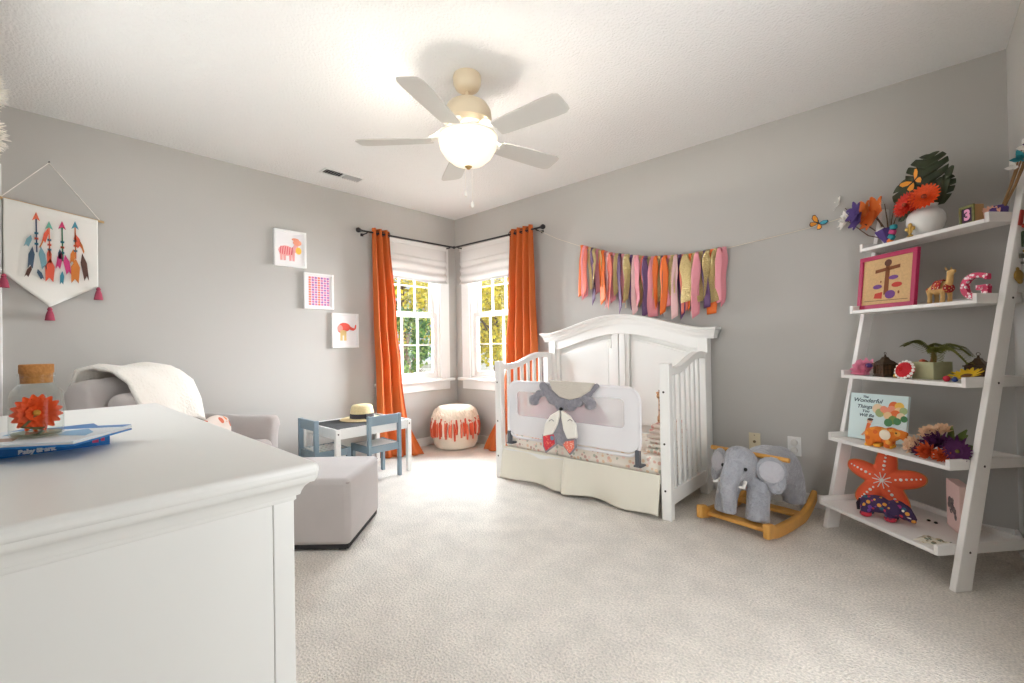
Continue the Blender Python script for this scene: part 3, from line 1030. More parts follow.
# frame of the headboard
for xa in (HX0, HX1 - .07):
    b = MB(); b.box((xa, -.105, 0), (xa + .07, -.035, 1.10)); b.build('headboard_post', SATIN, crib, True, bevel=.004)
b = MB()
b.prism([(HX0 + .07, 1.0)] and ([(HX0 + .07 + (HX1 - HX0 - .14) * k / 40, crown(HX0 + .07 + (HX1 - HX0 - .14) * k / 40) - .15) for k in range(41)] + [(HX1 - .07 - (HX1 - HX0 - .14) * k / 40, crown(HX1 - .07 - (HX1 - HX0 - .14) * k / 40) - .06) for k in range(41)]), -.095, -.045)
b.build('top_rail', SATIN, crib, True, bevel=.003)
for xa in (HXC - .055, HXC + .004):
    b = MB(); b.box((xa, -.092, .2), (xa + .051, -.045, 1.11)); b.build('center_stile', SATIN, crib, True, bevel=.003)
b = MB(); b.box((HX0 + .07, -.092, .2), (HX1 - .07, -.045, .34)); b.build('bottom_rail', SATIN, crib, True, bevel=.003)
for xa, xb in ((HX0 + .07, HXC - .055), (HXC + .055, HX1 - .07)):
    for ins, y in ((.035, -.066), (.05, -.074)):
        b = MB(); b.prism(arch_poly(xa + ins, xb - ins, .36 + ins, .15 + ins), y, -.045); b.build('raised_panel', SATIN, crib, True, bevel=.003)
    for xs in (xa, xb - .03):
        st = MB(); st.box((xs, -.085, .34), (xs + .03, -.045, crown(xa) - .14)); st.build('stile', SATIN, crib, True, bevel=.003)
# side panels
BOLT = mat('dark_bolt', (70, 62, 58), .5, metal=.5)
for xc, sg in ((1.385, -1), (2.725, 1)):
    xa, xb = xc - .016, xc + .016
    b = MB(); b.box((xc - .03, -.775, 0), (xc + .03, -.725, .905)); b.build('front_post', SATIN, crib, True, bevel=.005)
    b = MB(); b.box((xc - .025, -.165, 0), (xc + .025, -.108, .955)); b.build('rear_post', SATIN, crib, True, bevel=.004)

    def top(y):
        t = (y + .725) / .56
        t = max(0, min(1, t))
        return .885 + .075 * (t * t * (3 - 2 * t)) + .012 * math.sin(t * PI * 2) * -1
    b = MB()
    pts = [-.73 + .58 * k / 24 for k in range(25)]
    P_ = [(y, top(y)) for y in pts] + [(y, top(y) - .045) for y in reversed(pts)]
    T = Matrix(((0, 1, 0, 0), (1, 0, 0, 0), (0, 0, 1, 0), (0, 0, 0, 1)))
    b.prism(P_, xa - .006, xb + .006, T=T)
    b.build('top_rail', SATIN, crib, True, bevel=.004)
    b = MB(); b.box((xa, -.725, .075), (xb, -.165, .165)); b.build('bottom_rail', SATIN, crib, True, bevel=.004)
    for k in range(6):
        y = -.725 + .56 * (k + 1) / 7
        b = MB(); b.box((xc - .009, y - .016, .16), (xc + .009, y + .016, top(y) - .03)); b.build('slat', SATIN, crib, True, bevel=.003)
    for z in (.74, .44, .17):
        b = MB(); b.M = Matrix.Translation((xc - .004, -.775, z)) @ Matrix.Rotation(PI / 2, 4, 'X'); b.lathe([(.0065, 0), (.0065, .0015), (0, .002)], 10); b.build('bolt', BOLT, crib, True)
b = MB(); b.box((1.415, -.76, .20), (2.695, -.11, .235)); b.build('mattress_support', SATIN, crib, True)

FLORAL = pattern_mat('floral_sheet', (238, 230, 218), [(226, 184, 166), (188, 192, 176), (234, 204, 172), (204, 170, 158), (238, 214, 204)], 36, .4, .85, .6)
mt = thing('crib_mattress', 'small mattress in a floral fitted sheet lying in the white crib', 'mattress', (2.055, -.44, .236))
b = MB(); b.box((-.635, -.30, .0), (.635, .325, .115)); b.build('fitted_sheet', FLORAL, mt, bevel=.03, seg=4)

# dust skirt
sk = thing('bed_skirt', 'cream gathered bed skirt hanging under the crib mattress to the carpet', 'bed skirt', (2.055, -.75, .23))
CREAM = mat('cream_skirt_cotton', (240, 235, 220), .85, bump=(200, .15, .002), trans=.1)
for xa, xb, s in ((1.418, 2.03, 1), (2.0, 2.69, 2)):
    def fn(u, v):
        x = xa + (xb - xa) * u
        z = .252 - v * (.230 + .008 * math.sin(9 * u + s))
        y = -.752 - (.008 + .018 * math.sin(2 * u * PI + s)) * v ** 1.4 - .010 * math.sin(13 * u + 3 * s) * v - (.012 * (s == 2)) - .012 * math.sin(v * PI) - .02 * v * v
        if s == 2 and u < .12: y -= .012 * math.sin(u / .12 * PI) * (.5 + v)
        return (x, y, max(z, .006))
    b = MB(); b.grid(fn, 60, 24); b.build('skirt_panel', CREAM, sk, True, solid=.003)

# safety rail
gd = thing('bed_rail', 'white padded mesh safety rail on the front of the crib', 'bed rail', (2.0, -.785, .25))
GY = -.785
gTL, gTR, gBR, gBL = at(511, 381, 1, GY), at(640.5, 391.5, 1, GY), at(641, 457, 1, GY), at(507.5, 434, 1, GY)
GX0, GX1, GZ0, GZ1 = 1.512, 2.578, .362, .755


def rr(x0, x1, z0, z1, r, n=6):
    o = []
    for cx, cz, a in ((x1 - r, z1 - r, 0), (x0 + r, z1 - r, PI / 2), (x0 + r, z0 + r, PI), (x1 - r, z0 + r, 1.5 * PI)):
        for k in range(n + 1):
            t = a + PI / 2 * k / n
            o.append((cx + r * math.cos(t), cz + r * math.sin(t)))
    return o


NYL = mat('white_nylon', (234, 232, 234), .6, bump=(300, .1, .002))
outer = rr(GX0 + .006, GX1 - .006, GZ0, GZ1 - .006, .075)
inner = rr(GX0 + .085, GX1 - .10, .505, GZ1 - .07, .03)
b = MB()
n = len(outer)
vs = [(p[0], GY - .006, p[1]) for p in outer] + [(p[0], GY - .006, p[1]) for p in inner] + [(p[0], GY + .006, p[1]) for p in outer] + [(p[0], GY + .006, p[1]) for p in inner]
fs = []
for i in range(n):
    j = (i + 1) % n
    fs += [(i, j, n + j, n + i), (2 * n + i, 3 * n + i, 3 * n + j, 2 * n + j), (i, 2 * n + i, 2 * n + j, j), (n + i, n + j, 3 * n + j, 3 * n + i)]
b.add(vs, fs)
b.build('fabric_border', NYL, gd, True, smooth=False)
b = MB(); b.prism(inner, GY - .001, GY + .001); b.build('mesh_window', veil_mat('white_mesh', (232, 230, 233), .6), gd, True, smooth=False)
b = MB(); lp = rr(GX0, GX1, GZ0 - .02, GZ1, .085, 8); lp = lp + [lp[0]]
b.tube([(p[0], GY, p[1]) for p in lp], .010, 8, caps=False); b.build('tube_frame', NYL, gd, True)
for x in (GX0 + .01, GX1 - .015):
    b = MB(); b.box((x - .013, GY - .022, .285), (x + .013, GY + .012, .385)); b.cbox((x, GY + .03, .29), (.05, .10, .012)); b.build('clip', mat('grey_plastic', (86, 88, 94), .5), gd, True, bevel=.004)
b = MB(); 

# pillow behind the net
pl = thing('pillow', 'pale pink pillow behind the mesh of the bed rail', 'pillow', (1.80, -.60, .352))
b = MB(); b.ell((0, 0, .15), (.22, .075, .15), 24, 14, rot=(R_(-14), 0, 0)); b.ell((.0, .0, .15), (.19, .06, .165), 24, 14, rot=(R_(-14), 0, 0))
b.build('cover', mat('pink_pillow', (228, 176, 178), .8, bump=(8, .3, .02)), pl, remesh=.014, soft=6)
pl = thing('pillow', 'grey and rose pillow behind the fox toy in the crib', 'pillow', (2.10, -.60, .352))
b = MB(); b.ell((0, 0, .13), (.15, .07, .13), 24, 14, rot=(R_(-14), 0, 0)); b.ell((0, 0, .13), (.13, .055, .14), 24, 14, rot=(R_(-14), 0, 0))
b.build('cover', mat('rose_grey_pillow', (190, 132, 140), .8, bump=(8, .3, .02)), pl, remesh=.014, soft=6)
# blankets folded by the right side
BLK = pattern_mat('rose_blanket', (236, 220, 208), [(224, 170, 160), (214, 190, 170), (200, 150, 140)], 24, .5, .9, .4)
for nm, lab, z, sx, sy, h_, m in (('folded_blanket', 'floral folded blanket lying on the crib mattress at its right end', .352, .062, .19, .042, FLORAL), ('folded_blanket', 'cream and rose folded blanket, upper of two at the right end of the crib', .438, .058, .17, .042, BLK)):
    root = thing(nm, lab, 'blanket', (2.622, -.50, z), 0, 'folded blankets in the crib')
    for k in range(3):
        zz = h_ * 2 * (k + .5) / 3
        b = MB(); b.cbox((0, 0, zz), (2 * sx - .006 * k, 2 * sy - .02 * k, h_ * 2 / 3), rot=(0, R_(2 * (k - 1)), R_(3 * (k - 1)))); b.build('fold', m, root, bevel=.017, seg=4)
# small plush standing on the blankets
gp = thing('plush_giraffe', 'tan plush giraffe standing on the folded blankets against the crib side', 'stuffed toy', (2.63, -.56, .524))
GIR = pattern_mat('giraffe_plush', (214, 170, 130), [(160, 100, 70), (170, 112, 80)], 60, .38, .9, .9)
b = MB(); b.ell((0, 0, .045), (.035, .05, .035)); b.tube([(0, -.03, .05), (0, -.045, .12), (0, -.05, .165)], [.024, .017, .015], 10); b.ell((0, -.062, .175), (.018, .03, .02))
for x in (-.02, .02):
    for y in (-.03, .03):
        b.tube([(x, y, .04), (x, y, .003)], [.013, .012], 8)
b.build('body', GIR, gp, remesh=.006, soft=3)
for sx in (-1, 1):
    b = MB(); b.ell((sx * .02, -.045, .19), (.012, .004, .008), 10, 6); b.build('ear', GIR, gp)
    b = MB(); b.tube([(sx * .008, -.052, .185), (sx * .008, -.05, .21)], [.003, .004], 6); b.build('horn', mat('brown_plush', (140, 88, 60), .9), gp)

# ------------------------------------------------------------------ fox lovey draped on the rail
fx = thing('plush_fox', 'grey and white plush fox draped head down over the bed rail', 'stuffed toy', (2.0, -.81, .5))
FUR = mat('grey_plush', (140, 138, 146), .95, bump=(90, .8, .01), var=(40, .15), sheen=.5)
FURW = mat('cream_plush', (240, 236, 226), .95, bump=(120, .4, .005), sheen=.4)
FURB = mat('beige_plush', (206, 198, 186), .95, bump=(90, .6, .008), sheen=.4)


def q(px, py, y): return at(px, py, 1, y)


def outline_prism(name, pix, y0, y1, m, par, bevel=.006):
    b = MB()
    P_ = [at(px, py, 1, y0) for px, py in pix]
    b.prism([(p.x, p.z) for p in P_], y0, y1)
    return b.build(name, m, par, True, bevel=bevel, seg=3)


b = MB()
for px, py, s in ((543, 386, .035), (547, 391, .045), (552, 398, .05), (560, 404, .05), (570, 404, .055), (578, 400, .05), (586, 393, .05), (592, 388, .035), (597, 386, .018), (560, 392, .05), (575, 392, .05), (568, 389, .04), (555, 388, .04), (584, 388, .04), (562, 386, .03), (575, 387, .03)):
    p = q(px, py, -.81); b.ell(p, (s, .022, s), 14, 8)
b.build('body', FUR, fx, True, remesh=.012, soft=4)
b = MB()
P_ = [q(px, py, -.83) for px, py in ((549, 380), (595, 383), (590, 391), (581, 397), (570, 400), (560, 397), (553, 390))]
b.prism([(p.x, p.z) for p in P_], -.842, -.82); b.build('belly', FURB, fx, True, bevel=.008, seg=3)
for px, py in ((534, 400), (590, 404)):
    p = q(px, py, -.82)
    b = MB(); b.ell(p, (.045, .03, .042), 16, 10); p2 = q(px + (5 if px < 560 else -5), py - 6, -.815); b.ell(p2, (.034, .024, .03), 14, 8); p3 = q(px + (10 if px < 560 else -9), py - 7, -.812); b.ell(p3, (.03, .022, .03), 14, 8)
    b.build('paw', FUR, fx, True, remesh=.01, soft=3)
# head hangs below, nose on top, ears at the bottom
b = MB()
for px, py, s in ((561, 412, .022), (559, 420, .05), (562, 430, .07), (556, 434, .05), (569, 436, .05), (563, 438, .06)):
    b.ell(q(px, py, -.835), (s, .03, s), 16, 10)
b.build('head', FUR, fx, True, remesh=.011, soft=4)
for pix in ([(559.5, 410), (551, 415), (545.5, 424), (543.5, 436), (553, 434), (558, 424), (560, 415)], [(561.5, 410), (570, 416), (576, 425), (577.5, 438), (568, 439), (564, 430), (562, 418)]):
    b = MB(); P_ = [q(px, py, -.863) for px, py in pix]
    b.prism([(p.x, p.z) for p in P_], -.876, -.850); b.build('cheek', FURW, fx, True, bevel=.008, seg=3)
for s, pix in ((0, [(543.5, 434), (557, 432), (558, 444), (547, 452.5), (544, 446)]), (1, [(566, 440), (576.5, 438.5), (577, 448), (571, 455), (563, 444)])):
    b = MB(); P_ = [q(px, py, -.845) for px, py in pix]
    b.prism([(p.x, p.z) for p in P_], -.86, -.842); er = b.build('ear', FUR, fx, True, bevel=.004)
    b = MB(); cx = sum(p.x for p in P_) / 5; cz = sum(p.z for p in P_) / 5
    b.prism([(cx + (p.x - cx) * .78, cz + (p.z - cz) * .78) for p in P_], -.864, -.858)
    b.build('ear_lining', [pattern_mat('red_ear', (216, 60, 72), [(240, 140, 110), (236, 110, 100)], 60, .5, .8, .5), pattern_mat('coral_ear', (236, 120, 100), [(244, 200, 180), (240, 170, 150)], 90, .4, .8, .8)][s], er, True)
    if s == 0:
        b = MB(); b.ell(q(552, 438, -.866), (.016, .006, .016), 12, 8); b.build('button', mat('grey_blue_button', (120, 150, 170), .5), er, True)
b = MB(); b.ell(q(561, 409, -.872), (.014, .010, .011), 12, 8); b.build('nose', DARK, fx, True)
for px in (551.5, 570):
    b = MB(); b.tube([q(px - 2.4, 421, -.881), q(px, 419.4, -.883), q(px + 2.4, 421.2, -.881)], .0022, 6); b.build('closed_eye', mat('eye_thread', (120, 116, 114), .8), fx, True)
# ================================================================== dresser in the foreground
DX1, DY1, DH = 3.012, -2.902, .82
DX0, DY0 = 1.555, -3.40
dr = thing('dresser', 'large white dresser filling the lower left foreground', 'dresser', (2.28, -3.15, 0))
b = MB(); b.box((DX0, DY0, DH - .024), (DX1, DY1, DH)); b.build('top', SATIN, dr, True, bevel=.009, seg=3)
# cornice moulding: profile swept round three sides
prof = [(.003, -.017), (.004, -.025), (.006, -.030), (.008, -.034), (.014, -.036), (.020, -.042), (.024, -.050), (.026, -.057), (.031, -.059), (.031, -.065), (.034, -.068)]
b = MB()
vs, fs = [], []
for d, dz in prof:
    vs += [(DX0 + d, DY0, DH + dz), (DX0 + d, DY1 - d, DH + dz), (DX1 - d, DY1 - d, DH + dz), (DX1 - d, DY0, DH + dz)]
for i in range(len(prof) - 1):
    for k in range(3):
        fs.append((i * 4 + k, i * 4 + k + 1, (i + 1) * 4 + k + 1, (i + 1) * 4 + k))
b.add(vs, fs); b.build('cornice', SATIN, dr, True, angle=50)
BX0, BX1, BY1 = DX0 + .034, DX1 - .034, DY1 - .034
b = MB(); b.box((BX0, DY0, .07), (BX1 - .006, BY1 - .02, DH - .026)); b.build('carcass', SATIN, dr, True)
b = MB(); b.box((BX1 - .006, DY0, .07), (BX1, BY1 - .0358, DH - .05)); b.build('end_panel', SATIN, dr, True, bevel=.0015)
b = MB(); b.box((BX1 - .035, BY1 - .0355, 0), (BX1 + .001, BY1, DH - .05)); b.build('corner_stile', SATIN, dr, True, bevel=.002)
b = MB(); b.box((BX0 - .001, BY1 - .0355, 0), (BX0 + .035, BY1, DH - .05)); b.build('corner_stile', SATIN, dr, True, bevel=.002)
b = MB(); b.box((BX0 + .035, BY1 - .03, 0.02), (BX1 - .035, BY1 - .008, .09)); b.build('plinth', SATIN, dr, True)
for r_ in range(3):
    for c_ in range(2):
        w = (BX1 - BX0 - .09) / 2
        xa = BX0 + .04 + c_ * (w + .01); za = .10 + r_ * .215
        b = MB(); b.box((xa, BY1 - .02, za), (xa + w, BY1 + .002, za + .205)); dw = b.build('drawer', SATIN, dr, True, bevel=.003)
        for kx in (.25, .75):
            b = MB(); b.M = Matrix.Translation((xa + w * kx, BY1 + .002, za + .1)) @ Matrix.Rotation(-PI / 2, 4, 'X'); b.lathe([(.006, 0), (.006, .012), (.015, .02), (.012, .028), (0, .03)], 14); b.build('knob', mat('brushed_nickel', (190, 188, 184), .3, metal=.9), dw, True)

# books and jar on the dresser
BLUE = mat('book_blue', (24, 116, 186), .35)
PAGE = mat('book_pages', (238, 234, 226), .7)
p0, p1 = at(0, 459, 2, DH), at(110, 444, 2, DH)
ang = math.atan2(p1.y - p0.y, p1.x - p0.x)          # spine direction
b1 = thing('board_book', 'blue board book with white lettering on its spine, under another book on the dresser', 'book', (p1.x, p1.y, DH), ang + 0)
L1, D1, T1 = .24, .20, .027
sgn = 1
# local x runs from the left end of the spine to the visible right end (x = 0); depth runs away from the camera
dvec = Vector((math.cos(ang), math.sin(ang), 0)); nvec = Vector((-math.sin(ang), math.cos(ang), 0))
away = 1 if nvec.dot(Vector((p1.x, p1.y, 0)) - Vector((CPOS.x, CPOS.y, 0))) > 0 else -1
b = MB(); b.box((-L1, 0, 0), (0, away * D1, .003)); b.box((-L1, 0, T1 - .003), (0, away * D1, T1)); b.box((-L1, 0, .003), (0, away * .004, T1 - .003)); b.build('cover', BLUE, b1, bevel=.001)
b = MB(); b.box((-L1 + .003, away * .004, .003), (-.003, away * (D1 - .003), T1 - .003)); b.build('pages', PAGE, b1, smooth=False)
text_obj('spine_title', 'Baby Shark', .0116, mat('white_ink', (244, 244, 240), .5), b1, (-.112, -away * .0012, .0074), (PI / 2, 0, 0 if away > 0 else PI), depth=.0006, bold=.0009)
b = MB(); b.cbox((-.024, -away * .0008, T1 * .5), (.010, .001, .012)); b.cbox((-.012, -away * .0008, T1 * .5), (.006, .001, .008)); b.build('spine_logo', mat('ink_pinkred', (214, 70, 110), .5), b1, smooth=False)
zt = DH + T1
c1 = at(74, 443, 2, zt + .006); c2 = at(132, 427, 2, zt + .006)
ang2 = math.atan2(c2.y - c1.y, c2.x - c1.x)
D2 = (c2 - c1).length
b2 = thing('picture_book', 'thin white and blue picture book lying under the flower jar on the dresser', 'book', (c1.x, c1.y, zt), ang2)
# local x along the right-hand edge, local y to the left of it
b = MB(); b.box((0, 0, 0), (D2, .235, .0035)); b.build('back_cover', BLUE, b2, bevel=.0008)
b = MB(); b.box((.003, .003, .0035), (D2 - .003, .233, .007)); b.build('pages', PAGE, b2, smooth=False)
b = MB(); b.box((0, 0, .007), (D2, .235, .010)); b.build('front_cover', mat('pale_blue_cover', (226, 232, 238), .3), b2, bevel=.0008)
b = MB(); z = .0102
for poly, mi in (([(.06, .02), (.10, .03), (.15, .07), (.13, .10), (.08, .08)], 0), ([(.03, .12), (.07, .14), (.06, .19), (.02, .18)], 1), ([(.11, .13), (.15, .15), (.14, .2), (.10, .19)], 0), ([(.16, .01), (.19, .01), (.19, .22), (.16, .22)], 2)):
    T = Matrix(((1, 0, 0, 0), (0, 0, 1, 0), (0, 1, 0, 0), (0, 0, 0, 1)))
    b.prism(poly, z - .0004, z + .0002, mi, T)
b.build('cover_art', [mat('ink_sky', (126, 178, 216), .4), mat('ink_brown', (170, 130, 110), .4), mat('ink_blue2', (60, 130, 196), .4)], b2, smooth=False)

ztop = zt + .0105
jc = at(37, 436, 2, ztop)
jar = thing('glass_jar', 'corked glass jar holding an orange gerbera, standing on the books', 'jar', (jc.x, jc.y, ztop))
pxm = CF / (Vector(jc) - CPOS).dot(_f)
JR = 19.5 / pxm
JH = 53 / pxm
GL = glass_mat('jar_glass', (250, 252, 250), .16)
b = MB(); b.lathe([(0, .001), (JR * .9, .001), (JR, .006), (JR, JH * .72), (JR * .96, JH * .82), (JR * .78, JH * .93), (JR * .66, JH * .98), (JR * .64, JH * 1.12), (JR * .70, JH * 1.14), (JR * .70, JH * 1.18), (JR * .62, JH * 1.18)], 40)
b.build('glass', GL, jar)
b = MB(); b.lathe([(0, .004), (JR * .9, .004), (JR * .93, .009), (JR * .5, .012), (0, .013)], 32); b.build('glass_base', glass_mat('jar_base_glass', (205, 200, 180), .2), jar)
CORK = mat('cork', (186, 128, 70), .9, bump=(220, .5, .003), var=(160, .15))
b = MB(); b.lathe([(0, JH * 1.0), (JR * .58, JH * 1.0), (JR * .61, JH * 1.185), (JR * .61, JH * 1.19)], 28); b.lathe([(JR * .3, JH * 1.19), (JR * .64, JH * 1.19), (JR * .64, JH * 1.345), (JR * .60, JH * 1.355), (0, JH * 1.36)], 28); b.build('cork', CORK, jar, angle=50)
GOR = mat('gerbera_orange', (240, 92, 34), .6, var=(60, .12), trans=.2)
GRD = mat('gerbera_red', (214, 52, 30), .6, var=(60, .12), trans=.2)
GYE = mat('gerbera_eye', (206, 150, 60), .8)


def gerbera(parent, c, facing, R, m, name='flower', eye=None, rings=((1, 22, .1), (.8, 18, .3), (.5, 14, .7)), W=.33):
    f = Vector(facing).normalized()
    e1 = f.orthogonal().normalized(); e2 = f.cross(e1)
    b = MB()
    for s, n_, lift in rings:
        for k in range(n_):
            a = 2 * PI * (k + .5 * s) / n_
            d = e1 * math.cos(a) + e2 * math.sin(a)
            b.petal(Vector(c) + d * R * .1, d + f * lift, f, R * .9 * s, R * W, cup=.10, n=4)
    o = b.build(name, m, parent, fix=False)
    b = MB(); b.ell(Vector(c) + f * R * .12, (R * .16, R * .16, R * .16), 12, 8); b.build('flower_center', eye or GYE, o)
    return o


cdir = (CPOS - Vector((jc.x, jc.y, ztop + .05))); cdir.z = 0; cdir.normalize()
gerbera(jar, (0, 0, JH * .44), cdir + Vector((0, 0, .05)), JR * .97, GOR, rings=((1, 17, .1), (.82, 14, .3), (.5, 10, .7)), W=.44)
b = MB(); b.tube([(-JR * .7, 0, .014), (0, JR * .3, .016), (JR * .6, 0, .018), (JR * .3, -JR * .5, JH * .2), (0, 0, JH * .4)], .003, 6); b.build('stem', mat('stem_brown', (110, 96, 60), .7), jar)

# ================================================================== grey glider with throw blanket
CHR = R_(-40)        # the chair faces local -y turned towards the room centre
ch = thing('glider_chair', 'grey upholstered glider chair behind the dresser with a throw on its back', 'armchair', (.60, -2.63, 0), R_(45 + 90 - 45))
# local: x = right of sitter axis, facing local -y ; rotz set below
ch.rotation_euler = (0, 0, R_(130)); WORLD[ch.name] = Matrix.Translation((.60, -2.63, 0)) @ Matrix.Rotation(R_(130), 4, 'Z')
b = MB()
b.ell((-.05, .30, .61), (.32, .10, .29), 24, 14, rot=(R_(-12), 0, 0)); b.cbox((-.03, .29, .57), (.58, .15, .54), rot=(R_(-10), 0, 0)); b.cbox((-.06, .345, .81), (.46, .11, .13), rot=(R_(-10), 0, 0))
b.build('backrest', FAB, ch, remesh=.022, soft=8)
for sx in (-1, 1):
    b = MB()
    b.cbox((sx * .345, -.02, .37), (.11, .66, .44)); b.tube([(sx * .345, -.36, .52), (sx * .345, .24, .56)], .06, 16); b.cbox((sx * .33, .26, .62), (.10, .14, .2))
    b.build('arm', FAB, ch, remesh=.02, soft=5)
b = MB(); b.box((-.30, -.38, .30), (.30, .22, .45)); b.build('seat_cushion', FAB, ch, bevel=.05, seg=4)
b = MB(); b.box((-.36, -.33, .13), (.36, .28, .30)); b.build('seat_frame', FAB, ch, bevel=.02)
b = MB(); b.lathe([(.30, .004), (.31, .015), (.30, .03), (.26, .03), (.25, .004)], 40); b.tube([(0, 0, .02), (0, 0, .14)], .04, 12); b.tube([(-.29, 0, .02), (.29, 0, .02)], .02, 8); b.tube([(0, -.29, .02), (0, .29, .02)], .02, 8); b.build('swivel_base', mat('dark_wood', (70, 54, 44), .5), ch)
b = MB(); b.box((-.27, .10, .46), (.27, .23, .80)); b.M = Matrix.Identity(4); b.build('back_cushion', FAB, ch, bevel=.06, seg=4)

tw = thing('throw_blanket', 'white knitted throw draped over the back of the grey glider chair', 'blanket', (.60, -2.63, 0), R_(130))
KNIT = mat('white_knit', (238, 232, 222), .95, bump=(70, .8, .01), sheen=.3)
path = [(.045, .60), (.075, .74), (.13, .86), (.22, .925), (.33, .945), (.43, .925), (.465, .85), (.47, .72), (.46, .58)]


def fn(u, v):
    t = v * (len(path) - 1); i = min(int(t), len(path) - 2); f = t - i
    y = path[i][0] + (path[i + 1][0] - path[i][0]) * f; z = path[i][1] + (path[i + 1][1] - path[i][1]) * f
    x = -.20 + .43 * u + .03 * math.sin(4 * v) * (u - .5)
    return (x, y + .006 * math.sin(13 * u + 3 * v), z + .008 * math.sin(10 * u + 2 * v) - .05 * max(0, abs(u - .45) - .38) * 2)


b = MB(); b.grid(fn, 40, 40); b.build('knit', KNIT, tw, solid=.022, off=0)
cu = thing('throw_pillow', 'pale pillow with orange pattern on the seat of the glider chair', 'pillow', (.80, -2.52, .452), R_(140))
b = MB(); b.ell((0, 0, .10), (.15, .06, .10), 20, 12); b.cbox((0, 0, .10), (.24, .05, .16)); b.build('cover', pattern_mat('peach_pillow', (240, 226, 216), [(236, 150, 100), (240, 180, 150), (226, 120, 90)], 22, .5, .9, .5), cu, remesh=.014, soft=5)

# ------------------------------------------------------------------ ottoman
A_ = Vector((1.682, -2.161, 0))
ot = thing('ottoman', 'grey upholstered box ottoman in front of the dresser on the carpet', 'ottoman', tuple(A_), R_(132.5))
# local x runs along the bright long side, local y along the shaded side
b = MB(); b.box((.0, .0, .03), (.50, .56, .365)); b.build('cover', FAB, ot, bevel=.028, seg=5)
b = MB(); lp = [(.012, .012, .338), (.488, .012, .338)]
b.tube([(.006, .006, .345), (.494, .006, .345)], .0035, 6); b.tube([(.006, .006, .345), (.006, .554, .345)], .0035, 6); b.tube([(.006, .554, .345), (.494, .554, .345)], .0035, 6); b.tube([(.494, .006, .345), (.494, .554, .345)], .0035, 6); b.build('piping', mat('piping_grey', (160, 150, 146), .9), ot)
b = MB(); b.box((.012, .012, .012), (.488, .548, .034)); b.build('base', mat('black_base', (38, 36, 36), .7), ot)
for x in (.03, .45):
    for y in (.03, .50):
        b = MB(); b.box((x, y, 0), (x + .04, y + .04, .014)); b.build('foot', MATS['black_base'], ot)

# ================================================================== toddler table and chairs
SLATE = mat('slate_blue_paint', (132, 152, 164), .5)
tb = thing('kids_table', 'low white toddler table with dark chalkboard top under a straw hat', 'table', (.41, -1.41, 0))
TX0, TX1, TY0, TY1, TZ = .15, .675, -1.735, -1.085, .43
for x in (TX0, TX1 - .036):
    for y in (TY0, TY1 - .036):
        b = MB(); b.box((x, y, 0), (x + .036, y + .036, TZ - .004)); lg = b.build('leg', SATIN, tb, True, bevel=.004)
        b = MB(); b.ell((x + (.036 if x > .4 else 0), y + .018, TZ - .035), (.004, .006, .006), 8, 6); b.build('screw', BOLT, lg, True)
b = MB(); b.box((TX0 + .006, TY0 + .036, TZ - .075), (TX0 + .022, TY1 - .036, TZ)); b.box((TX1 - .022, TY0 + .036, TZ - .075), (TX1 - .006, TY1 - .036, TZ)); b.box((TX0 + .036, TY0 + .006, TZ - .075), (TX1 - .036, TY0 + .022, TZ)); b.box((TX0 + .036, TY1 - .022, TZ - .075), (TX1 - .036, TY1 - .006, TZ)); b.build('apron', SATIN, tb, True, bevel=.002)
b = MB(); b.box((TX0 + .022, TY0 + .022, TZ - .016), (TX1 - .022, TY1 - .022, TZ - .006)); b.build('tabletop', mat('chalkboard', (62, 62, 64), .75, var=(20, .15)), tb, True)

kc = thing('kids_chair', 'slate blue toddler chair tucked into the long side of the small white table', 'chair', (.60, -1.362, 0), R_(90), 'slate blue toddler chairs')
# local: front = +y, back = -y
for sx in (-1, 1):
    b = MB(); b.box((sx * .132 - .012, -.13, 0), (sx * .132 + .012, -.096, .50)); b.build('rear_leg', SLATE, kc, bevel=.003)
    b = MB(); b.box((sx * .132 - .012, .116, 0), (sx * .132 + .012, .15, .27)); b.build('front_leg', SLATE, kc, bevel=.003)
    b = MB(); b.box((sx * .132 - .010, -.096, .215), (sx * .132 + .010, .116, .268)); b.build('side_rail', SLATE, kc, bevel=.002)
b = MB(); b.box((-.12, .12, .215), (.12, .138, .268)); b.build('front_rail', SLATE, kc, bevel=.002)
b = MB(); b.box((-.12, -.122, .215), (.12, -.104, .268)); b.build('rear_rail', SLATE, kc, bevel=.002)
b = MB(); b.box((-.12, -.124, .425), (.12, -.104, .498)); b.build('back_rail', SLATE, kc, bevel=.003)
for k in range(6):
    y = -.09 + k * .038
    b = MB(); b.box((-.122, y, .256), (.122, y + .026, .268)); b.build('seat_slat', SATIN, kc, bevel=.002)
copy_thing(kc, (.44, -1.722, 0), R_(0), 'slate blue toddler chair at the left end of the small white table')

hat = thing('straw_hat', 'pale straw hat with a black ribbon band on the small table', 'hat', (.325, -1.335, TZ - .0055), R_(15))
STRAW = mat('straw', (232, 212, 164), .85, bump=(150, .5, .004), var=(80, .08))
b = MB(); b.lathe([(.0, .112), (.045, .112), (.068, .108), (.078, .098), (.084, .07), (.088, .03), (.09, .012), (.105, .006), (.135, .003), (.158, .007), (.162, .005), (.158, .002), (.13, .0), (.088, .004)], 48); b.build('straw_body', STRAW, hat, angle=80)
b = MB(); b.lathe([(.0885, .013), (.0905, .013), (.0875, .047), (.0855, .047)], 48); b.cbox((.088, -.02, .03), (.014, .06, .036)); b.build('ribbon_band', mat('black_ribbon', (44, 42, 52), .6), hat)
hat.scale = (1.1, 1.1, 1.12)

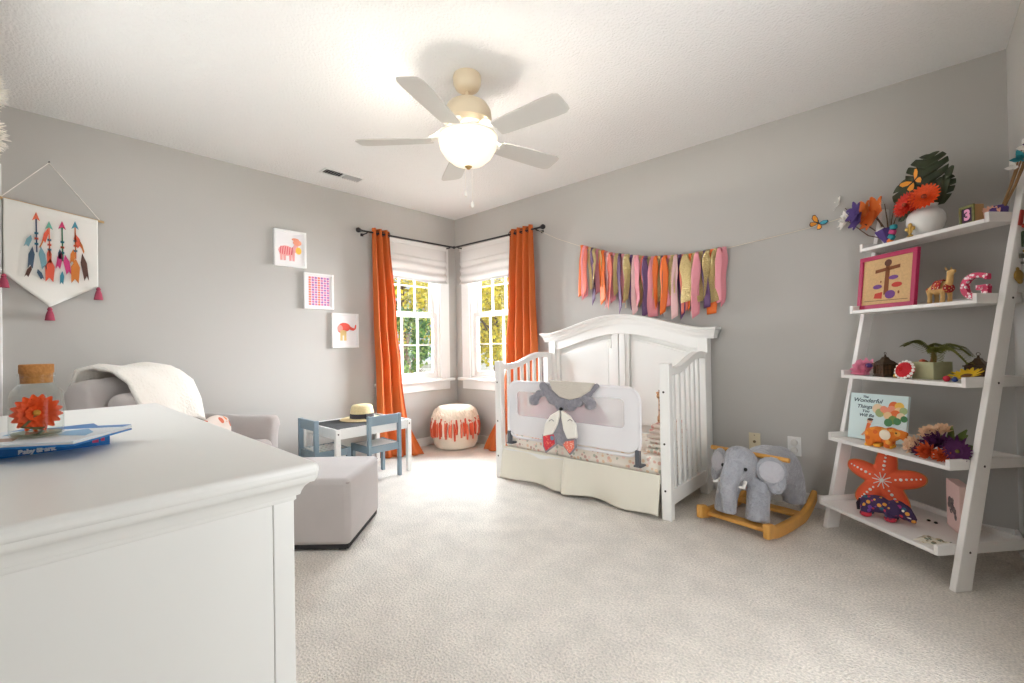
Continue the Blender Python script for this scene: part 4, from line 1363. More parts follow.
# ------------------------------------------------------------------ pouf in the corner
pf = thing('fringed_pouf', 'cream pouf with coral fringe standing in the corner under the windows', 'pouf', (.305, -.295, 0))
b = MB(); b.lathe([(0, .004), (.15, .004), (.20, .02), (.222, .06), (.228, .14), (.226, .24), (.218, .32), (.20, .385), (.17, .418), (.10, .43), (0, .432)], 48); b.build('body', mat('cream_woven', (236, 226, 208), .95, bump=(60, .6, .01)), pf)
CORAL = [mat('coral_yarn', (206, 84, 54), .95), mat('salmon_yarn', (222, 118, 88), .95), mat('cream_yarn', (240, 230, 214), .95)]
b = MB(); rnd = random.Random(5)
for k in range(260):
    a = 2 * PI * k / 260 + rnd.uniform(-.01, .01); z = rnd.uniform(.29, .40)
    r1 = .228 - max(0, z - .32) * .35
    b.tube([(math.cos(a) * r1, math.sin(a) * r1, z), (math.cos(a + .04) * (r1 + .012), math.sin(a + .04) * (r1 + .012), z - .02), (math.cos(a + .01) * (r1 + .003), math.sin(a + .01) * (r1 + .003), z - .045)], .006, 5)
b.build('knotted_yarn', CORAL[2], pf)
for k in range(66):
    a = 2 * PI * k / 66
    l = rnd.uniform(.14, .18); z0_ = rnd.uniform(.27, .325)
    b = MB()
    r0 = .232
    a2 = a + rnd.uniform(-.06, .06)
    b.tube([(math.cos(a) * r0, math.sin(a) * r0, z0_), (math.cos(a2) * (r0 + .012), math.sin(a2) * (r0 + .012), z0_ - l * .5), (math.cos(a2) * (r0 + .010), math.sin(a2) * (r0 + .010), z0_ - l)], [.008, .014, .010], 7, flat=.7)
    b.build('fringe', CORAL[(0, 1, 0, 0, 2, 1, 0)[k % 7]], pf)

# ================================================================== rocking elephant
el = thing('rocking_elephant', 'grey plush elephant rocker on curved wooden runners beside the crib', 'ride-on toy', (3.116, -.40, 0), R_(-11))
HON = mat('honey_wood', (206, 150, 72), .45, var=(12, .12), bump=(60, .1, .002))
PLU = mat('elephant_plush', (160, 161, 168), .95, bump=(70, .9, .012), var=(30, .12), sheen=.5)
PLI = mat('elephant_plush_light', (186, 184, 190), .95, bump=(70, .7, .01), sheen=.4)


def runner(y):          # bottom height of the runner
    t = (y + .02) / .33
    return .018 * abs(t) ** 2 + (.12 * max(0, (y - .10) / .25) ** 1.7 if y > .1 else 0) + (.012 * max(0, (-y - .2) / .12) if y < -.2 else 0)


T = Matrix(((0, 1, 0, 0), (1, 0, 0, 0), (0, 0, 1, 0), (0, 0, 0, 1)))
for sx in (-1, 1):
    ys = [-.33 + .62 * k / 30 for k in range(31)]
    hgt = lambda y: .062 + (.014 if abs(y + .30) < .05 else 0)
    poly = [(y, runner(y)) for y in ys] + [(y, runner(y) + hgt(y)) for y in reversed(ys)]
    b = MB(); b.prism(poly, sx * .18 - .017, sx * .18 + .017, T=T); b.build('runner', HON, el, bevel=.010, seg=3)
for y, nm in ((-.24, 'footrest'), (.10, 'crossbar')):
    b = MB(); b.box((-.164, y - .035, .038), (.164, y + .035, .058)); b.build(nm, HON, el, bevel=.004)
b = MB()
b.ell((.02, .04, .30), (.118, .19, .12), 24, 16); b.ell((.045, .15, .265), (.12, .12, .14)); b.ell((0, -.10, .29), (.11, .12, .11))
b.ell((-.005, -.195, .345), (.09, .09, .10), 24, 16); b.ell((-.005, -.215, .385), (.075, .072, .066))
for sx in (-1, 1):
    b.tube([(sx * .075, -.15, .26), (sx * .085, -.20, .15), (sx * .088, -.215, .065)], [.062, .058, .06], 14)
    b.tube([(.03 + sx * .08, .16, .24), (.03 + sx * .085, .18, .15), (.03 + sx * .085, .18, .085)], [.066, .06, .062], 14)
b.tube([(0, -.25, .35), (-.01, -.305, .28), (-.012, -.325, .20), (-.012, -.318, .14), (-.012, -.315, .105)], [.064, .050, .040, .036, .040], 14)
b.build('body', PLU, el, remesh=.011, soft=6)
for sx in (-1, 1):
    b = MB()
    yaw = R_(28)
    b.ell((0, 0, 0), (.08, .016, .075), 20, 10); b.ell((.036 * sx, 0, -.06), (.046, .014, .056), 16, 10)
    o = b.build('ear', PLU, el, remesh=.008, soft=4); o.location = (sx * .142, -.165, .335); o.rotation_euler = (R_(-12), R_(sx * 12), sx * yaw)
    b = MB(); b.ell((0, -.015, -.005), (.06, .006, .056), 18, 8); b.build('ear_lining', PLI, o)
    b = MB(); b.tube([(sx * .055, -.27, .275), (sx * .075, -.33, .262), (sx * .07, -.365, .272)], [.010, .008, .004], 10); b.build('tusk', mat('white_felt', (240, 236, 230), .9), el)
    b = MB(); b.ell((sx * .062, -.277, .345), (.009, .008, .010), 12, 8); b.build('eye', DARK, el)
b = MB(); b.tube([(-.215, -.12, .395), (.215, -.12, .395)], .0125, 14); b.build('handle', HON, el, bevel=.003)
b = MB(); b.tube([(0, .22, .29), (0, .26, .24), (.01, .27, .18)], [.012, .009, .012], 8); b.build('tail', PLU, el)
# ================================================================== ladder shelf across the corner
SA = R_(41.7)
SU = Vector((math.cos(SA), -math.sin(SA), 0)); SN = Vector((math.sin(SA), math.cos(SA), 0)); SM = Vector((3.679, -.495, 0))
SZ = [1.506, 1.166, .817, .48, .136]
SF = [.2, .132, .07, -.014, -.078]
TH = .018


def S(k, u, b_, dz=0.0):
    p = SM + SU * u + SN * b_
    return (p.x, p.y, SZ[k] + TH + .0005 + dz)


ls = thing('ladder_shelf', 'white leaning ladder shelf with five tiers across the right corner', 'shelf', tuple(SM), -SA)
LEAN, LB = .222, -.036
SH = 1.75
for sx in (-1, 1):
    b = MB()
    xa, xb = (.309, .335) if sx > 0 else (-.335, -.309)
    d = .075
    vs = []
    for x in (xa, xb):
        vs += [(x, LB, 0), (x, LB + d, 0), (x, LB + d + LEAN * SH - .03, SH), (x, LB + LEAN * SH, SH)]
    b.add(vs, [(0, 1, 2, 3), (7, 6, 5, 4), (0, 4, 5, 1), (1, 5, 6, 2), (2, 6, 7, 3), (3, 7, 4, 0)])
    leg = b.build('leg', SHELFW, ls, bevel=.003)
    for k in range(5):
        z = SZ[k] + .02
        b = MB(); b.ell((xb if sx > 0 else xa, LB + LEAN * z + d * .5, z), (.002, .005, .005), 8, 6); b.build('screw', BOLT, leg)
BACKB = .345
for k in range(5):
    f = SF[k]
    b = MB(); b.box((-.29, f, SZ[k]), (.29, BACKB - .014, SZ[k] + TH)); sh = b.build('shelf_board', SHELFW, ls, bevel=.002)
    for sx in (-1, 1):
        b = MB(); b.box((.29 if sx > 0 else -.3075, f, SZ[k]), (.3075 if sx > 0 else -.29, BACKB, SZ[k] + .043)); b.build('side_board', SHELFW, sh, bevel=.002)
    b = MB(); b.box((-.29, BACKB - .014, SZ[k]), (.29, BACKB, SZ[k] + .043)); b.build('back_board', SHELFW, sh, bevel=.002)


def blossom(parent, c, R, m, name, n=26, seed=1, facing=(0, -1, .5), W=.5):
    rnd = random.Random(seed)
    f = Vector(facing).normalized(); e1 = f.orthogonal().normalized(); e2 = f.cross(e1)
    b = MB()
    for k in range(n):
        t = k / n
        a = k * 2.4
        d = (e1 * math.cos(a) + e2 * math.sin(a)) * (.25 + t) + f * (1.15 - t)
        b.petal(Vector(c) - f * R * .25, d, f, R * (.75 + .5 * t), R * W, cup=.3, n=3)
    return b.build(name, m, parent, fix=False)


# ---- top tier
FELT_P = mat('purple_felt', (80, 58, 120), .9); FELT_O = mat('orange_felt', (230, 120, 50), .9); FELT_T = mat('teal_felt', (50, 140, 150), .9); FELT_W = mat('white_felt', (240, 236, 230), .9)
TWIG = mat('brown_twig', (96, 74, 54), .85)
bq = thing('twig_bouquet', 'felt flowers on twigs in a purple cone, left end of the top shelf', 'bouquet', S(0, -.205, .275), -SA)
b = MB(); b.lathe([(.012, .005), (.038, .055), (.048, .085), (.044, .085), (.0, .02)], 6, (0, 0, 0), T=Matrix.Rotation(R_(-14), 4, 'Y')); b.build('cone', FELT_P, bq, angle=20)
b = MB(); b.tube([(-.042, -.015, .078), (-.028, -.044, .082), (.012, -.046, .09)], .004, 6); b.tube([(-.045, -.012, .07), (-.018, -.01, .006)], .004, 6); b.build('white_trim', FELT_W, bq)
for k, (z, m) in enumerate(((.085, FELT_T), (.06, mat('pink_felt', (196, 70, 120), .9)), (.035, FELT_T), (.012, FELT_O))):
    b = MB(); b.cbox((.045 - .006 * k, -.02, z), (.03, .02, .022), rot=(0, R_(20 * k), 0)); b.build('ribbon', m, bq, bevel=.004)
tips = [(-.30, -.02, .325), (-.245, -.02, .205), (-.115, 0, .22), (-.09, .02, .18), (-.03, .01, .23), (.02, .02, .22), (.055, .02, .20)]
for i, t in enumerate(tips):
    b = MB(); b.tube([(0, 0, .03), (t[0] * .45, t[1] * .5, t[2] * .62 - (.05 if i < 2 else 0)), t], [.0035, .003, .002], 6); b.build('twig', TWIG, bq)
for i, (c, R, m, n_) in enumerate((((-.30, -.025, .325), .036, FELT_W, 10), ((-.245, -.025, .20), .046, FELT_W, 12), ((-.035, .0, .235), .014, FELT_W, 8))):
    blossom(bq, c, R, m, 'flower', n_, i, (-.4, -1, .3), .6)
for i, (c, R, m) in enumerate((((-.145, .01, .215), .07, FELT_O), ((-.075, .01, .20), .085, FELT_O), ((-.10, .0, .16), .06, FELT_O), ((-.145, -.045, .215), .062, FELT_P), ((-.13, -.05, .165), .055, FELT_P), ((-.285, -.03, .315), .045, FELT_W), ((-.235, -.03, .195), .055, FELT_W))):
    f = Vector((-.2, -1, .2)).normalized(); e1 = f.orthogonal().normalized(); e2 = f.cross(e1)
    b = MB()
    for k in range(6):
        a = 2 * PI * k / 6 + i
        b.petal(c, (e1 * math.cos(a) + e2 * math.sin(a)) + f * .25, f, R * 1.1, R * .7, cup=.1)
    b.build('felt_flower', m, bq, fix=False)

vs_ = thing('flower_vase', 'white round vase with orange gerberas and dark split leaves on the top shelf', 'vase', S(0, -.02, .282), -SA)
CER = mat('white_ceramic', (232, 230, 226), .3)
b = MB(); b.lathe([(0, 0), (.045, 0), (.056, .012), (.078, .05), (.088, .085), (.087, .115), (.074, .143), (.058, .155), (.054, .165), (.060, .178), (.062, .182), (.054, .182), (.048, .165), (.06, .14), (0, .1)], 40); b.build('pot', CER, vs_, angle=60)
vs_.scale = (.84, .84, .84)
LEAFD = mat('dark_leaf', (52, 62, 34), .5, var=(14, .15), trans=.12)


def split_leaf(c, d, up, L, W, name='leaf', cuts=4):
    d = Vector(d).normalized(); up = Vector(up); up = (up - d * up.dot(d)).normalized(); s = d.cross(up)
    c = Vector(c)
    b = MB()
    n = 72
    mid, lft, rgt = [], [], []
    for i in range(n + 1):
        t = i / n
        w = W * .5 * (math.sin(PI * min(1, t * .86 + .14)) ** .6)
        ph = (t * (cuts + 1) + .2) % 1.0
        w2 = w * (1 - .6 * max(0, 1 - abs(ph - .5) / .12)) if .2 < t < .93 else w
        p = c + d * (L * t) + up * (.08 * L * math.sin(PI * t))
        mid.append(p); fw = d * (w * .45)
        lft.append(p - s * w2 + fw * (w2 / max(w, 1e-4)) - up * .12 * w); rgt.append(p + s * w2 + fw * (w2 / max(w, 1e-4)) - up * .12 * w)
    o = len(b.v); b.add(mid + lft + rgt, [(i, i + 1, n + 1 + i + 1, n + 1 + i) for i in range(n)] + [(i, 2 * n + 2 + i, 2 * n + 2 + i + 1, i + 1) for i in range(n)])
    b.tube([Vector((0, 0, .12)), (c + Vector((0, 0, .12))) * .5 + Vector((0, .01, 0)), c, c + d * L * .9], .0022, 5)
    return b.build(name, LEAFD, vs_, solid=.0012)


split_leaf((-.04, .03, .235), (.10, .08, 1), (0, -1, 0), .26, .25, cuts=4)
split_leaf((-.05, .03, .20), (-.62, .02, .8), (0, -1, .2), .22, .17, cuts=2)
split_leaf((.04, .02, .17), (.45, .05, .95), (.2, -1, .2), .17, .12, cuts=3)
split_leaf((-.04, .0, .18), (-1, .02, -.25), (0, -1, .5), .13, .09, cuts=2)
split_leaf((.06, .02, .18), (.42, -.05, .9), (-.5, -1, 0), .20, .10, cuts=1)
ger_eye = mat('gerbera_dark_eye', (150, 60, 30), .8)
gerbera(vs_, (-.045, -.075, .198), (-.15, -1, .25), .078, GRD, eye=ger_eye)
gerbera(vs_, (.05, -.06, .215), (.35, -1, .3), .078, GOR, eye=ger_eye)
gerbera(vs_, (.0, -.055, .19), (.1, -1, .4), .05, GRD, eye=ger_eye)
b = MB()
for c, s in (((0, 0, .028), .013), ((-.016, 0, .04), .010), ((.016, 0, .04), .010), ((0, 0, .056), .012)):
    b.ell(c, (s, .005, s), 12, 8)
b.tube([(0, 0, .003), (0, 0, .06)], .006, 8); b.ell((0, 0, .006), (.016, .008, .006))
co = b.build('cross_charm', mat('aged_gold', (186, 150, 80), .35, metal=.8), None)
co.location = S(0, -.03, .206, .0); co.rotation_euler = (0, 0, -SA)
tag(co, 'small gold cross standing in front of the white vase', 'ornament')
pbf = SM + SU * (-.028) + SN * .235
butterfly('orange butterfly perched on the dark split leaf above the white vase', (pbf.x, pbf.y, 1.80), -SA, 1.15, .35, -.55)

bl3 = thing('number_block', 'small green picture block with a pink 3 on the top shelf', 'block', S(0, .192, .268), -SA - R_(12))
b = MB(); b.box((-.034, -.018, 0), (.034, .020, .084)); b.build('block', mat('tan_card', (180, 142, 96), .8), bl3, bevel=.002)
b = MB()
for lo, hi in (((-.037, -.024, 0), (.037, -.0181, .012)), ((-.037, -.024, .074), (.037, -.0181, .086)), ((-.037, -.024, .012), (-.026, -.0181, .074)), ((.026, -.024, .012), (.037, -.0181, .074))): b.box(lo, hi)
b.build('frame', mat('olive_gold', (112, 112, 58), .5, var=(60, .2)), bl3, bevel=.0015)
b = MB(); b.box((-.026, -.0200, .012), (.026, -.0181, .074)); b.build('picture', mat('plum_card', (58, 30, 62), .7), bl3, smooth=False)
text_obj('numeral', '3', .062, mat('pink_numeral', (236, 160, 196), .6), bl3, (0, -.0204, .043), (PI / 2, 0, 0), depth=.0004, bold=.003)
sl = thing('seashell', 'peach folded shell beside the pink 3 block on the top shelf', 'ornament', S(0, .252, .285), -SA)
b = MB()
for k in range(7): b.petal((0, 0, .004), (math.sin((k - 3) * .28), -.12, math.cos((k - 3) * .28)), (0, -1, 0), .062, .026, cup=.15)
b.ell((0, .004, .012), (.02, .014, .012)); b.build('shell', mat('peach_shell', (220, 164, 140), .6), sl, fix=False)

tg = thing('twig_bundle', 'brown twigs with felt flowers leaning at the right end of the top shelf', 'bouquet', S(0, .268, .30), -SA)
b = MB(); b.lathe([(.012, .002), (.026, .012), (.03, .05), (.02, .062), (0, .05)], 12); b.ell((-.012, -.012, .03), (.02, .016, .028)); b.build('purple_wrap', FELT_P, tg)
for k, (dx, dy) in enumerate(((0, 0), (.012, .006), (-.01, .008), (.02, -.008), (.004, .014))):
    b = MB(); b.tube([(dx * .3, dy * .3, .02), (.045 + dx, dy, .13), (.105 + dx * 1.6, dy * 1.5 - .01, .262 + .012 * k)], [.004, .0035, .0025], 6); b.build('twig', mat('gold_twig', (130, 96, 54), .7), tg)
for i, (c, R, m) in enumerate((((.095, -.02, .225), .034, FELT_T), ((.068, -.02, .20), .026, FELT_W), ((.115, -.02, .265), .032, FELT_W), ((.14, -.025, .27), .032, FELT_P), ((.145, -.02, .225), .026, mat('pink_felt', (196, 70, 120), .9)))):
    blossom(tg, c, R, m, 'felt_flower', 8, i, (.2, -1, .2), .65)

# ---- pins and charms on the right leg
def charm(name, label, z, m, parts, dy=.0):
    y = LB + LEAN * z + .036 + dy
    p = SM + SU * .336 + SN * y
    r = thing(name, label, 'ornament', (p.x, p.y, z), -SA)
    b = MB(); parts(b); b.build('charm', m, r, bevel=.001)


charm('wall_charm', 'small red clip on the right leg of the ladder shelf', 1.515, mat('red_enamel', (176, 52, 40), .5), lambda b: (b.cbox((.004, 0, 0), (.006, .016, .065), rot=(R_(-12), 0, 0)), b.ell((.006, .008, -.034), (.005, .009, .009))), -.03)
charm('wall_charm', 'dark green bar charm on the right shelf leg below the red clip', 1.425, mat('green_enamel', (74, 86, 60), .5), lambda b: (b.cbox((.003, 0, 0), (.005, .018, .06)), b.ell((.004, 0, .028), (.004, .011, .008))), .0)
charm('wall_charm', 'small grey charm on the right shelf leg above the gold pendant', 1.345, mat('grey_enamel', (110, 106, 96), .5), lambda b: (b.cbox((.003, 0, .012), (.005, .02, .02)), b.cbox((.003, .002, -.016), (.005, .01, .01))), .006)
charm('wall_charm', 'gold round pendant on the right leg of the ladder shelf', 1.275, MATS['aged_gold'], lambda b: (b.ell((.004, 0, 0), (.004, .024, .026)), b.ell((.005, .004, -.022), (.004, .014, .012)), b.ell((.004, -.004, .028), (.003, .008, .008))), .004)
charm('wall_charm', 'curved gold hook on the right shelf leg beside the grey charm', 1.385, MATS['aged_gold'], lambda b: b.tube([(.003, -.02, -.004), (.004, -.008, -.018), (.004, .012, -.016), (.004, .022, .004), (.003, .02, .03)], .005, 8), .028)

# ---- second tier
fr = thing('framed_cross', 'magenta framed picture of a brown cross leaning on the second shelf', 'picture', S(1, -.150, .185, .001), -SA)
fr.rotation_euler = (R_(-6), 0, -SA); WORLD[fr.name] = Matrix.Translation(fr.location) @ fr.rotation_euler.to_matrix().to_4x4()
MAG = mat('magenta_frame', (176, 34, 84), .45)
FW, FH, FE = .158, .285, .022
b = MB()
for lo, hi in (((-FW, -.012, 0), (FW, .008, FE)), ((-FW, -.012, FH - FE), (FW, .008, FH)), ((-FW, -.012, FE), (-FW + FE, .008, FH - FE)), ((FW - FE, -.012, FE), (FW, .008, FH - FE))): b.box(lo, hi)
b.build('frame', MAG, fr, bevel=.002)
b = MB(); b.box((-FW + FE, -.004, FE), (FW - FE, .006, FH - FE)); b.build('burlap', mat('tan_burlap', (206, 170, 122), .9, bump=(300, .4, .002), var=(120, .08)), fr, smooth=False)
pl_ = []
pl_.append((0, [(-.012, .07), (.014, .07), (.016, .245), (-.006, .245)])); pl_.append((0, [(-.065, .188), (.07, .20), (.07, .218), (-.065, .206)])); pl_.append((1, circ(.004, .235, .02, .018)))
pl_ += [(2, circ(.038, .155, .026, .011)), (2, circ(-.048, .115, .026, .012)), (3, circ(.058, .115, .028, .013)), (3, [(-.065, .055), (-.02, .05), (-.018, .085), (-.06, .08)]), (2, circ(.025, .068, .028, .022)), (0, circ(-.03, .14, .004, .006)), (0, circ(.07, .075, .005, .008)), (4, [(-.12, .042), (.12, .036), (.12, .039), (-.12, .045)])]
art(fr, 'cross_art', pl_, [(128, 72, 36), (96, 56, 40), (110, 66, 130), (190, 60, 50), (120, 90, 60)], y=-.0042)


def quad_toy(root, s, body, m, legs=.5, remesh=.005, neck=None, head=None, extra=()):
    b = MB()
    for e in body: b.ell(*e)
    for e in extra: b.tube(*e)
    return b.build('body', m, root, remesh=remesh, soft=3)


cm = thing('camel_figurine', 'sandy camel figurine with red saddle cloth on the second shelf', 'figurine', S(1, .085, .225), -SA - R_(8))
SAND = mat('sand_plush', (206, 166, 104), .8, bump=(120, .3, .003), var=(50, .1))
b = MB()
b.ell((-.005, 0, .072), (.046, .026, .028), 16, 10); b.ell((-.012, 0, .092), (.018, .015, .018)); b.ell((.015, 0, .09), (.016, .014, .016))
b.tube([(.034, 0, .078), (.05, 0, .098), (.054, 0, .13)], [.019, .014, .012], 10); b.ell((.056, 0, .138), (.017, .012, .013)); b.tube([(.055, 0, .138), (.078, 0, .142)], [.011, .008], 8)
for x in (-.036, .03):
    for y in (-.016, .016):
        b.tube([(x, y, .07), (x + .002, y, .035), (x, y, .003)], [.013, .009, .010], 8)
b.build('body', SAND, cm, remesh=.004, soft=2)
REDC = pattern_mat('red_saddle', (176, 40, 40), [(226, 190, 90), (230, 220, 200)], 110, .35, .8, .6)
b = MB(); b.grid(lambda u, v: (-.012 + .042 * u + .003, -.031 * math.cos(PI * (v - .5) * -1.0) * 0 + .032 * math.sin(PI * (v - .5)), .066 + .045 * math.cos(PI * (v - .5))), 6, 12); b.build('saddle_cloth', REDC, cm, solid=.003)
for c_, s_ in (((.045, 0, .068), (.010, .026, .022)), ((-.047, 0, .066), (.008, .022, .018))):
    b = MB(); b.ell(c_, s_); b.build('red_strap', REDC, cm)
b = MB()
for y in (-.008, .008): b.petal((.048, y, .147), (-.3, y * 40, .8), (1, 0, 0), .018, .010)
b.build('ear', SAND, cm, fix=False)
lg_ = thing('letter_block', 'pink and white floral letter G standing on the second shelf', 'letter', S(1, .232, .225), -SA)
text_obj('letter', 'G', .155, pattern_mat('pink_floral_paint', (206, 48, 92), [(246, 226, 230), (240, 200, 210), (250, 240, 240)], 75, .5, .5, .6), lg_, (0, 0, .056), (PI / 2, 0, 0), depth=.011, bold=.0035)
b = MB(); b.cbox((.036, 0, .052), (.034, .022, .012)); b.cbox((.046, 0, .098), (.010, .022, .024)); b.build('serif', MATS['pink_floral_paint'], lg_, bevel=.001)

# ---- third tier
pk = thing('fabric_flower', 'pink fabric rose at the left end of the third shelf', 'flower', S(2, -.23, .135, .012), -SA)
blossom(pk, (0, 0, .02), .056, [mat('rose_pink', (244, 164, 190), .8, trans=.15)], 'petals', 40, 3, (.1, -1, .6), .75)
b = MB(); b.ell((.035, -.005, .04), (.018, .014, .012)); b.build('leaf', FELT_P, pk)
b = MB(); b.lathe([(0, -.0105), (.025, -.0105), (.02, .01), (0, .012)], 12); b.build('flower_base', MATS['rose_pink'], pk)
LANT = mat('dark_bronze', (74, 56, 40), .5, metal=.5, var=(40, .2))


def lantern(label, loc, rz):
    r = thing('metal_lantern', label, 'lantern', loc, rz, 'bronze lanterns on the third shelf')
    b = MB(); b.box((-.038, -.038, 0), (.038, .038, .008)); b.box((-.034, -.034, .008), (.034, .034, .014)); b.build('base', LANT, r, bevel=.002)
    b = MB()
    for x in (-.031, .031):
        for y in (-.031, .031): b.box((x - .004, y - .004, .014), (x + .004, y + .004, .062))
    for x0, y0, x1, y1 in ((-.031, -.031, .031, -.031), (.031, -.031, .031, .031), (.031, .031, -.031, .031), (-.031, .031, -.031, -.031)):
        for t in (.35, .65):
            b.tube([(x0 + (x1 - x0) * t, y0 + (y1 - y0) * t, .014), (x0 + (x1 - x0) * t, y0 + (y1 - y0) * t, .060)], .002, 5)
        b.tube([(x0, y0, .036), ((x0 + x1) / 2, (y0 + y1) / 2, .036), (x1, y1, .036)], .0018, 5)
        b.tube([(x0, y0, .05), (x0 + (x1 - x0) * .25, y0 + (y1 - y0) * .25, .058), ((x0 + x1) / 2, (y0 + y1) / 2, .062), (x0 + (x1 - x0) * .75, y0 + (y1 - y0) * .75, .058), (x1, y1, .05)], .0028, 5)
    b.build('cage', LANT, r)
    b = MB(); b.box((-.028, -.028, .014), (.028, .028, .060)); b.build('amber_glass', mat('amber_dark', (96, 62, 36), .3), r)
    b = MB(); b.box((-.039, -.039, .060), (.039, .039, .066)); b.lathe([(.048, .066), (.034, .078), (.022, .084), (.016, .092), (.014, .097), (.006, .10), (.004, .108), (0, .11)], 4, T=Matrix.Rotation(PI / 4, 4, 'Z')); b.build('roof', LANT, r, bevel=.001)
    b = MB(); b.tube([(0, 0, .11) if k == 0 else (math.sin(k * PI / 4) * .007, 0, .116 - math.cos(k * PI / 4) * .007) for k in range(9)], .0014, 5); b.build('ring', LANT, r)


lantern('dark bronze lantern between the pink rose and the red flower on the third shelf', S(2, -.108, .135), -SA - .2)
lantern('dark bronze lantern under the palm fronds at the right of the third shelf', S(2, .20, .27), -SA + .3)
rd = thing('fabric_flower', 'red fabric flower with a white dotted rim on the third shelf', 'flower', S(2, .03, .105, .002), -SA)
RDM = mat('red_fabric', (200, 34, 46), .8)
b = MB(); b.lathe([(0, .028), (.02, .024), (.036, .012), (.042, -.004), (.04, -.008), (.0, .0)], 20, T=Matrix.Translation((0, -.01, .038)) @ Matrix.Rotation(R_(70), 4, 'X')); b.build('bloom', RDM, rd)
b = MB()
for k in range(16):
    a = 2 * PI * k / 16
    v = Matrix.Rotation(R_(70), 4, 'X') @ Vector((math.cos(a) * .041, math.sin(a) * .041, .004))
    b.ell((v.x, v.y - .01, v.z + .038), (.0075, .006, .0075), 8, 6)
b.build('dotted_rim', FELT_W, rd)
blossom(rd, (0, -.028, .042), .022, [mat('bright_red', (226, 50, 50), .8)], 'petals', 16, 5, (0, -1, .4), .7)
b = MB(); b.ell((-.042, -.01, .008), (.014, .012, .010)); b.build('yellow_bead', mat('mustard_felt', (200, 160, 60), .8), rd)

pt = thing('palm_planter', 'pale green square planter with arching palm fronds on the third shelf', 'planter', S(2, .075, .185), -SA)
b = MB()
w = .05
b.box((-w, -w, 0), (w, w, .006)); b.box((-w, -w, .006), (w, -w + .006, .08)); b.box((-w, w - .006, .006), (w, w, .08)); b.box((-w, -w + .006, .006), (-w + .006, w - .006, .08)); b.box((w - .006, -w + .006, .006), (w, w - .006, .08))
b.build('box', mat('pale_sage_paint', (176, 176, 138), .6, var=(20, .08)), pt, bevel=.002)
b = MB(); b.box((-w + .006, -w + .006, .006), (w - .006, w - .006, .07)); b.build('soil', mat('moss', (70, 66, 40), .95), pt)
b = MB(); b.tube([(.005, 0, .065), (.01, 0, .10), (.008, 0, .13)], [.013, .010, .006], 8); b.ell((-.02, -.02, .078), (.018, .014, .012)); b.build('trunk', mat('palm_trunk', (130, 90, 50), .9), pt)
b = MB(); b.ell((-.02, -.025, .082), (.014, .012, .010)); b.build('red_pebble', mat('rust_pebble', (170, 70, 40), .7), pt)
PALM = mat('palm_green', (110, 112, 44), .6, trans=.15)


def frond(dx, dy, dz, drop, L):
    d = Vector((dx, dy, 0)).normalized()
    base = Vector((.008, 0, .125))
    pts = [base + d * L * t + Vector((0, 0, dz * math.sin(min(1, t * 1.3) * PI * .6) - drop * t * t)) for t in [i / 10 for i in range(11)]]
    b = MB(); b.tube(pts, [.0022 - .00015 * i for i in range(11)], 5)
    s = d.cross(Vector((0, 0, 1)))
    for i in range(1, 11):
        for sg in (-1, 1):
            for h_ in (0, .5):
                p = pts[i] if h_ == 0 else (pts[i] + pts[i - 1]) / 2
                b.petal(p, s * sg * .8 + d * .9 + Vector((0, 0, -.35)), (0, 0, 1), .05 * (1.1 - abs(i / 10 - .45)), .010, cup=-.1, n=3)
    b.build('frond', PALM, pt, fix=False)


frond(-1, -.15, .07, .035, .115); frond(1, -.1, .05, .09, .15); frond(.75, -.7, .045, .075, .12); frond(-.45, .7, .06, .06, .09); frond(.9, .35, .06, .07, .12)
for nm, lab, u, b_, c, r in (('felt_ball', 'small red ball in front of the planter on the third shelf', 0.205, .105, (196, 40, 60), .013), ('felt_ball', 'small blue ball beside the red ball on the third shelf', 0.232, .112, (50, 70, 130), .011)):
    bb = MB(); p = S(2, u, b_, r * .95); bb.ell((0, 0, 0), r, 14, 10); o = bb.build(nm, mat('ball_%d' % c[0], c, .7)); o.location = p; tag(o, lab, 'ball')
yf = thing('fabric_flower', 'yellow sunflower lying flat at the right end of the third shelf', 'flower', S(2, .24, .165, .010), -SA)
yf.rotation_euler = (R_(22), 0, -SA)
b = MB()
for k in range(18):
    a = 2 * PI * k / 18
    b.petal((0, 0, .008 + .004 * (k % 2)), (math.cos(a), math.sin(a), .22), (0, 0, 1), .06, .02, cup=.12)
b.build('petals', mat('sun_yellow', (236, 196, 40), .7, trans=.15), yf, fix=False)
b = MB(); b.ell((0, 0, .012), (.022, .022, .012)); b.build('flower_center', mat('sun_center', (120, 80, 40), .9), yf)

# ---- fourth tier
bk = thing('story_book', 'pale blue picture book with a balloon cluster leaning on the fourth shelf', 'book', S(3, -.155, .12, .002), -SA)
bk.rotation_euler = (R_(-12), 0, -SA + R_(22)); WORLD[bk.name] = Matrix.Translation(bk.location) @ bk.rotation_euler.to_matrix().to_4x4()
BW, BHt = .125, .24
b = MB(); b.box((-BW, -.010, 0), (BW, -.0075, BHt)); b.box((-BW, .0075, 0), (BW, .010, BHt)); b.box((-BW, -.0075, 0), (-BW + .003, .0075, BHt)); b.build('cover', mat('pale_aqua_cover', (212, 231, 231), .4), bk)
b = MB(); b.box((-BW + .003, -.0075, .003), (BW - .003, .0075, BHt - .003)); b.build('pages', PAGE, bk, smooth=False)
INK = mat('dark_teal_ink', (50, 74, 84), .6)
for s, x, z, sz in (('The', -.06, .222, .016), ('Wonderful', -.05, .203, .029), ('Things', -.062, .170, .026), ('You', -.055, .147, .020), ('Will Be', -.05, .125, .022)):
    text_obj('title', s, sz, INK, bk, (x * .95, -.0106, z), (PI / 2, 0, 0), depth=.0004, bold=.0005, shear=.25)
polys = []
rnd = random.Random(9)
